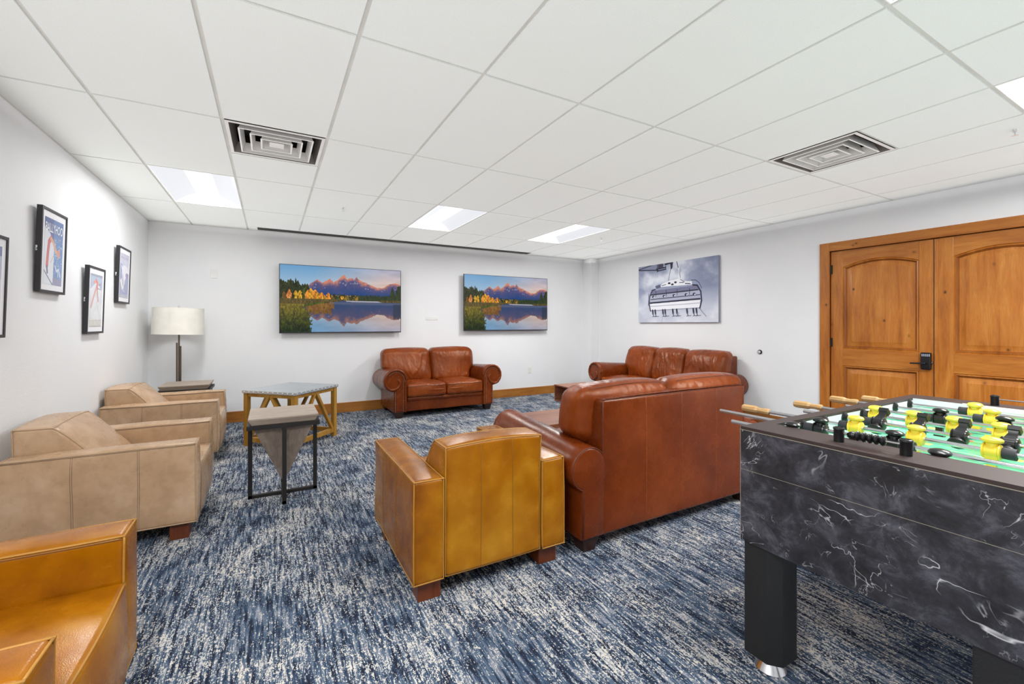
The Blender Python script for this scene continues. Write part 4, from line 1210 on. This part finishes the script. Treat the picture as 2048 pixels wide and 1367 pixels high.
# ================================================================== FOOSBALL TABLE
FX0, FX1, FY0, FY1, FZ = 1.585, 3.135, .275, 1.040, .914
IX0, IX1, IY0, IY1 = 1.735, 2.990, .325, .990
fb_ = thing('foosball_table', 'foosball table clad in black marble laminate near the wooden double doors', 'foosball table', (0, 0, 0))
pt = .022
m = MB()
m.box(FX0, FX0 + pt, FY0, FY1, .478, FZ - .0125); m.box(FX1 - pt, FX1, FY0, FY1, .478, FZ - .0125)
m.box(FX0 + pt, FX1 - pt, FY0, FY0 + pt, .478, FZ - .0125); m.box(FX0 + pt, FX1 - pt, FY1 - pt, FY1, .478, FZ - .0125)
m.box(FX0 + pt, FX1 - pt, FY0 + pt, FY1 - pt, .50, .52)
body = m.build('cabinet', M['marble'], fb_)
sm = MB(); sm.box(FX0 - .0006, FX0 + .001, FY0, FY1, .7500, .7512)
sm.box(FX0 - .0008, FX0 + .001, FY0, FY1, FZ - .0135, FZ - .0115); sm.box(FX0 - .0008, FX0 + .0006, FY1 - .001, FY1 + .0006, .478, FZ)
sm.build('edge_banding', M['rimedge'], body)
m = MB()
m.box(FX0, IX0, FY0, FY1, FZ - .012, FZ); m.box(IX1, FX1, FY0, FY1, FZ - .012, FZ); m.box(IX0, IX1, FY0, IY0, FZ - .012, FZ); m.box(IX0, IX1, IY1, FY1, FZ - .012, FZ)
m.build('top_rail', M['rim'], fb_)
m = MB(); iz0 = .770
m.box(IX0 - .006, IX0, IY0, IY1, iz0, FZ - .013); m.box(IX1 - .0008, IX1 + .006, IY0, IY1, iz0, FZ - .0015); m.box(IX0, IX1, IY0 - .006, IY0, iz0, FZ - .013); m.box(IX0, IX1, IY1, IY1 + .006, iz0, FZ - .0125)
m.build('inner_wall', M['fieldwall'], fb_)
# white lip of the goal cut-outs at both ends
MB().box(IX0 - .004, IX0 + .003, .50, .80, FZ - .020, FZ - .004).build('goal_lip', M['fieldwall'], fb_)
MB().box(IX1 - .003, IX1 + .004, .50, .80, FZ - .02, FZ + .001).build('goal_lip', M['fieldwall'], fb_)
def field(w=300, h=160):
    P = Paint(w, h, (92, 196, 150)); n = fbm(h, w, 6, 4, 3, 50)
    P.a = P.a + (n - .5)[..., None] * 14; W_ = (226, 240, 236); asp = w / h
    def rect(x0, y0, x1, y1, wd=.012): P.line([(x0, y0), (x1, y0), (x1, y1), (x0, y1), (x0, y0)], wd, W_)
    rect(.012, .03, .988, .97); P.line([(.5, 0), (.5, 1)], .012, W_)
    P.line([(.5 + .085 * math.cos(a / 20 * 6.2832), .5 + .085 * asp * math.sin(a / 20 * 6.2832)) for a in range(21)], .012, W_)
    rect(.012, .26, .17, .74); rect(.83, .26, .988, .74)
    for sx in (0, 1):
        for k, yy in enumerate((.16, .33, .5, .67, .84)):
            x = .06 if sx == 0 else .94; P.poly([(x - .02, yy - .035), (x + .02, yy - .035), (x + .02, yy + .035), (x - .02, yy + .035)], (232, 206, 78) if k % 2 == 0 else (214, 100, 80))
    for (x, y) in ((.10, .40), (.14, .55), (.20, .46), (.24, .62), (.80, .4), (.76, .58)): P.poly([(x - .022, y - .04), (x + .022, y - .03), (x + .018, y + .04), (x - .024, y + .03)], (212, 92, 74)); P.line([(x - .026, y - .05), (x + .026, y - .036)], .012, W_)
    for (x, y) in ((.30, .2), (.30, .8), (.62, .3), (.62, .7), (.42, .5), (.70, .2), (.70, .8)): P.poly([(x - .018, y - .03), (x + .018, y - .03), (x + .018, y + .03), (x - .018, y + .03)], (226, 204, 84))
    return P
fo = field().mesh('playfield', IX1 - IX0, IY1 - IY0, M['field'], fb_, up='y'); fo.location = ((IX0 + IX1) / 2, (IY0 + IY1) / 2, .782)
# legs with levelling feet
for (lx, ly) in ((FX0 + .012, FY1 - .134), (FX0 + .012, FY0 + .008), (FX1 - .138, FY1 - .134), (FX1 - .138, FY0 + .008)):
    a, b, c_ = lx, ly, .126
    ins = MB(); bvl = .040
    far = lx < 2
    # square tube with one chamfered inner corner
    px = [(a, b + c_), (a, b + bvl if far else b), (a + bvl * .9 if far else a, b), (a + c_, b), (a + c_, b + c_)]
    if not far: px = [(a, b), (a + c_, b), (a + c_, b + c_), (a, b + c_)]
    px = list(reversed(px)) if far else px
    ins.loft([[(x, y, .052) for x, y in reversed(px)][::-1], [(x, y, .479) for x, y in reversed(px)][::-1]])
    lg = ins.build('leg', M['leg'], fb_, bevel=.002)
    MB().lathe([(.052, 0), (.054, .008), (.046, .022), (.034, .040), (.030, .056)], 28, Matrix.Translation((a + .063, b + .063, 0))).build('levelling_foot', M['chrome'], lg, smooth=True, angle=40)

def figure(col, name):
    """player around a rod along local Y at the origin, feet down (-Z), facing +X"""
    m = MB()
    RX = Matrix.Rotation(R(90), 4, 'X')
    m.lathe([(.0125, -.014), (.0165, -.012), (.0165, .012), (.0125, .014)], 20, RX)
    m.lathe([(.0125, -.0185), (.0195, -.0165), (.0205, -.0135), (.0165, -.0115)], 20, RX); m.lathe([(.0165, .0115), (.0205, .0135), (.0195, .0165), (.0125, .0185)], 20, RX)
    m.lathe([(.012, .010), (.0125, .020), (.0205, .025), (.0215, .030), (.0175, .0345), (.008, .037)], 20)
    rg = []
    for (z, hx, hy, ox) in ((-.008, .012, .015, 0), (-.022, .0095, .0115, 0), (-.035, .0075, .009, .0), (-.044, .0085, .0095, .001), (-.046, .011, .012, .002), (-.060, .012, .013, .002)):
        rg.append([(ox + hx * i, hy * j, z) for i, j in ((-1, -1), (1, -1), (1, 1), (-1, 1))])
    m.loft(list(reversed(rg)))
    return m
def rods():
    xs_ = [1.755 + .170 * i for i in range(8)]; rz_ = .884
    teams = ['b', 'b', 'y', 'b', 'y', 'b', 'y', 'y']
    pls = [[.938, .730, .518], [.925, .688], [.875, .685, .490], [.863, .735, .613, .486, .362], [.938, .803, .674, .544, .414], [.768, .574, .382], [.650, .405], [.744, .560, .376]]
    tips = [1.19, 1.366, 1.363, 1.16, 1.296, 1.13, 1.283, 1.20]
    tilt = [0, 6, 4, -128, -4, 8, 8, -6]
    gold = {2, 4, 6, 7}
    for i, x in enumerate(xs_):
        y1_ = tips[i] if i not in gold else tips[i] - .06
        m = MB(); m.tube([(x, -.02, rz_), (x, y1_, rz_)], .0079, 14)
        rod = m.build('rod', M['steel'], fb_, smooth=True)
        col = M['black'] if teams[i] == 'b' else M['yellow']
        Y = pls[i]
        for y in Y:
            f = figure(col, 'player'); Mx = Matrix.Translation((x, y, rz_)) @ Matrix.Rotation(R(tilt[i]), 4, 'Y') @ Matrix.Scale(1.28, 4)
            f.v = [tuple(Mx @ Vector(p)) for p in f.v]
            f.build('player_figure', col, rod, smooth=True, angle=35)
        for y, sg in ((max(Y), 1), (min(Y), -1)):
            if i in (6, 7) and sg > 0: pass
            a, b = (y + .024, y + .056) if sg > 0 else (y - .056, y - .024)
            MB().lathe([(.0182, a), (.0188, a + .002), (.0188, b - .002), (.0182, b)], 18, Matrix.Translation((x, 0, rz_)) @ Matrix.Rotation(R(-90), 4, 'X')).build('bumper', M['rubber'], rod, smooth=True, angle=40)
        for (yy, dr) in ((IY1 - .0005, -90 + 180), (IY0 + .0005, -90)):
            MB().lathe([(.026, 0), (.0255, .004), (.019, .008), (.013, .012), (.010, .014)], 22, Matrix.Translation((x, yy, rz_ - .0)) @ Matrix.Rotation(R(dr), 4, 'X')).build('bearing', M['black'], rod, smooth=True, angle=40)
        if i in gold:
            k = Matrix.Translation((x, tips[i], rz_)) @ Matrix.Rotation(R(90), 4, 'X')
            MB().lathe([(.010, 0), (.0165, .004), (.0185, .012), (.0185, .070), (.0135, .082), (.0125, .100), (.0155, .122), (.0150, .134), (.009, .136)], 8, k).build('handle', M['handlewood'], rod, bevel=.001)
        else:
            k = Matrix.Translation((x, .02, rz_)) @ Matrix.Rotation(R(90), 4, 'X')
            MB().lathe([(.010, 0), (.0165, .004), (.0185, .012), (.0185, .070), (.0135, .082), (.0125, .100), (.0155, .122), (.0150, .134), (.009, .136)], 8, k).build('handle', M['handlewood'], rod, bevel=.001)
rods()
# abacus style score counters standing on both end rails
for (x, ya, yb, y0b) in ((1.660, .741, .565, .705), (3.060, .706, .530, .560)):
    sc = MB(); sc.tube([(x, ya, .944), (x, yb, .944)], .0030, 8)
    scb = sc.build('score_rod', M['steel'], fb_, smooth=True)
    for y in (ya, yb):
        MB().lathe([(.0150, FZ), (.0150, FZ + .040), (.0165, FZ + .042), (.0160, FZ + .047), (.012, FZ + .0485), (.0115, FZ + .046)], 24, Matrix.Translation((x, y, 0))).build('score_post', M['black'], scb, smooth=True, angle=40)
    q = Matrix.Translation((x, y0b, .944)) @ Matrix.Rotation(R(90), 4, 'X')
    MB().lathe([(.004, -.012), (.010, -.004), (.013, .004), (.009, .014)], 16, q).build('score_bead', M['black'], scb, smooth=True, label='cone-shaped black end bead')
    for k in range(5):
        q = Matrix.Translation((x, y0b - .018 - .0165 * k, .944)) @ Matrix.Rotation(R(90), 4, 'X')
        MB().lathe([(.005, -.0075), (.013, -.0055), (.0165, 0), (.013, .0055), (.005, .0075)], 18, q).build('score_bead', M['black'], scb, smooth=True, angle=60)
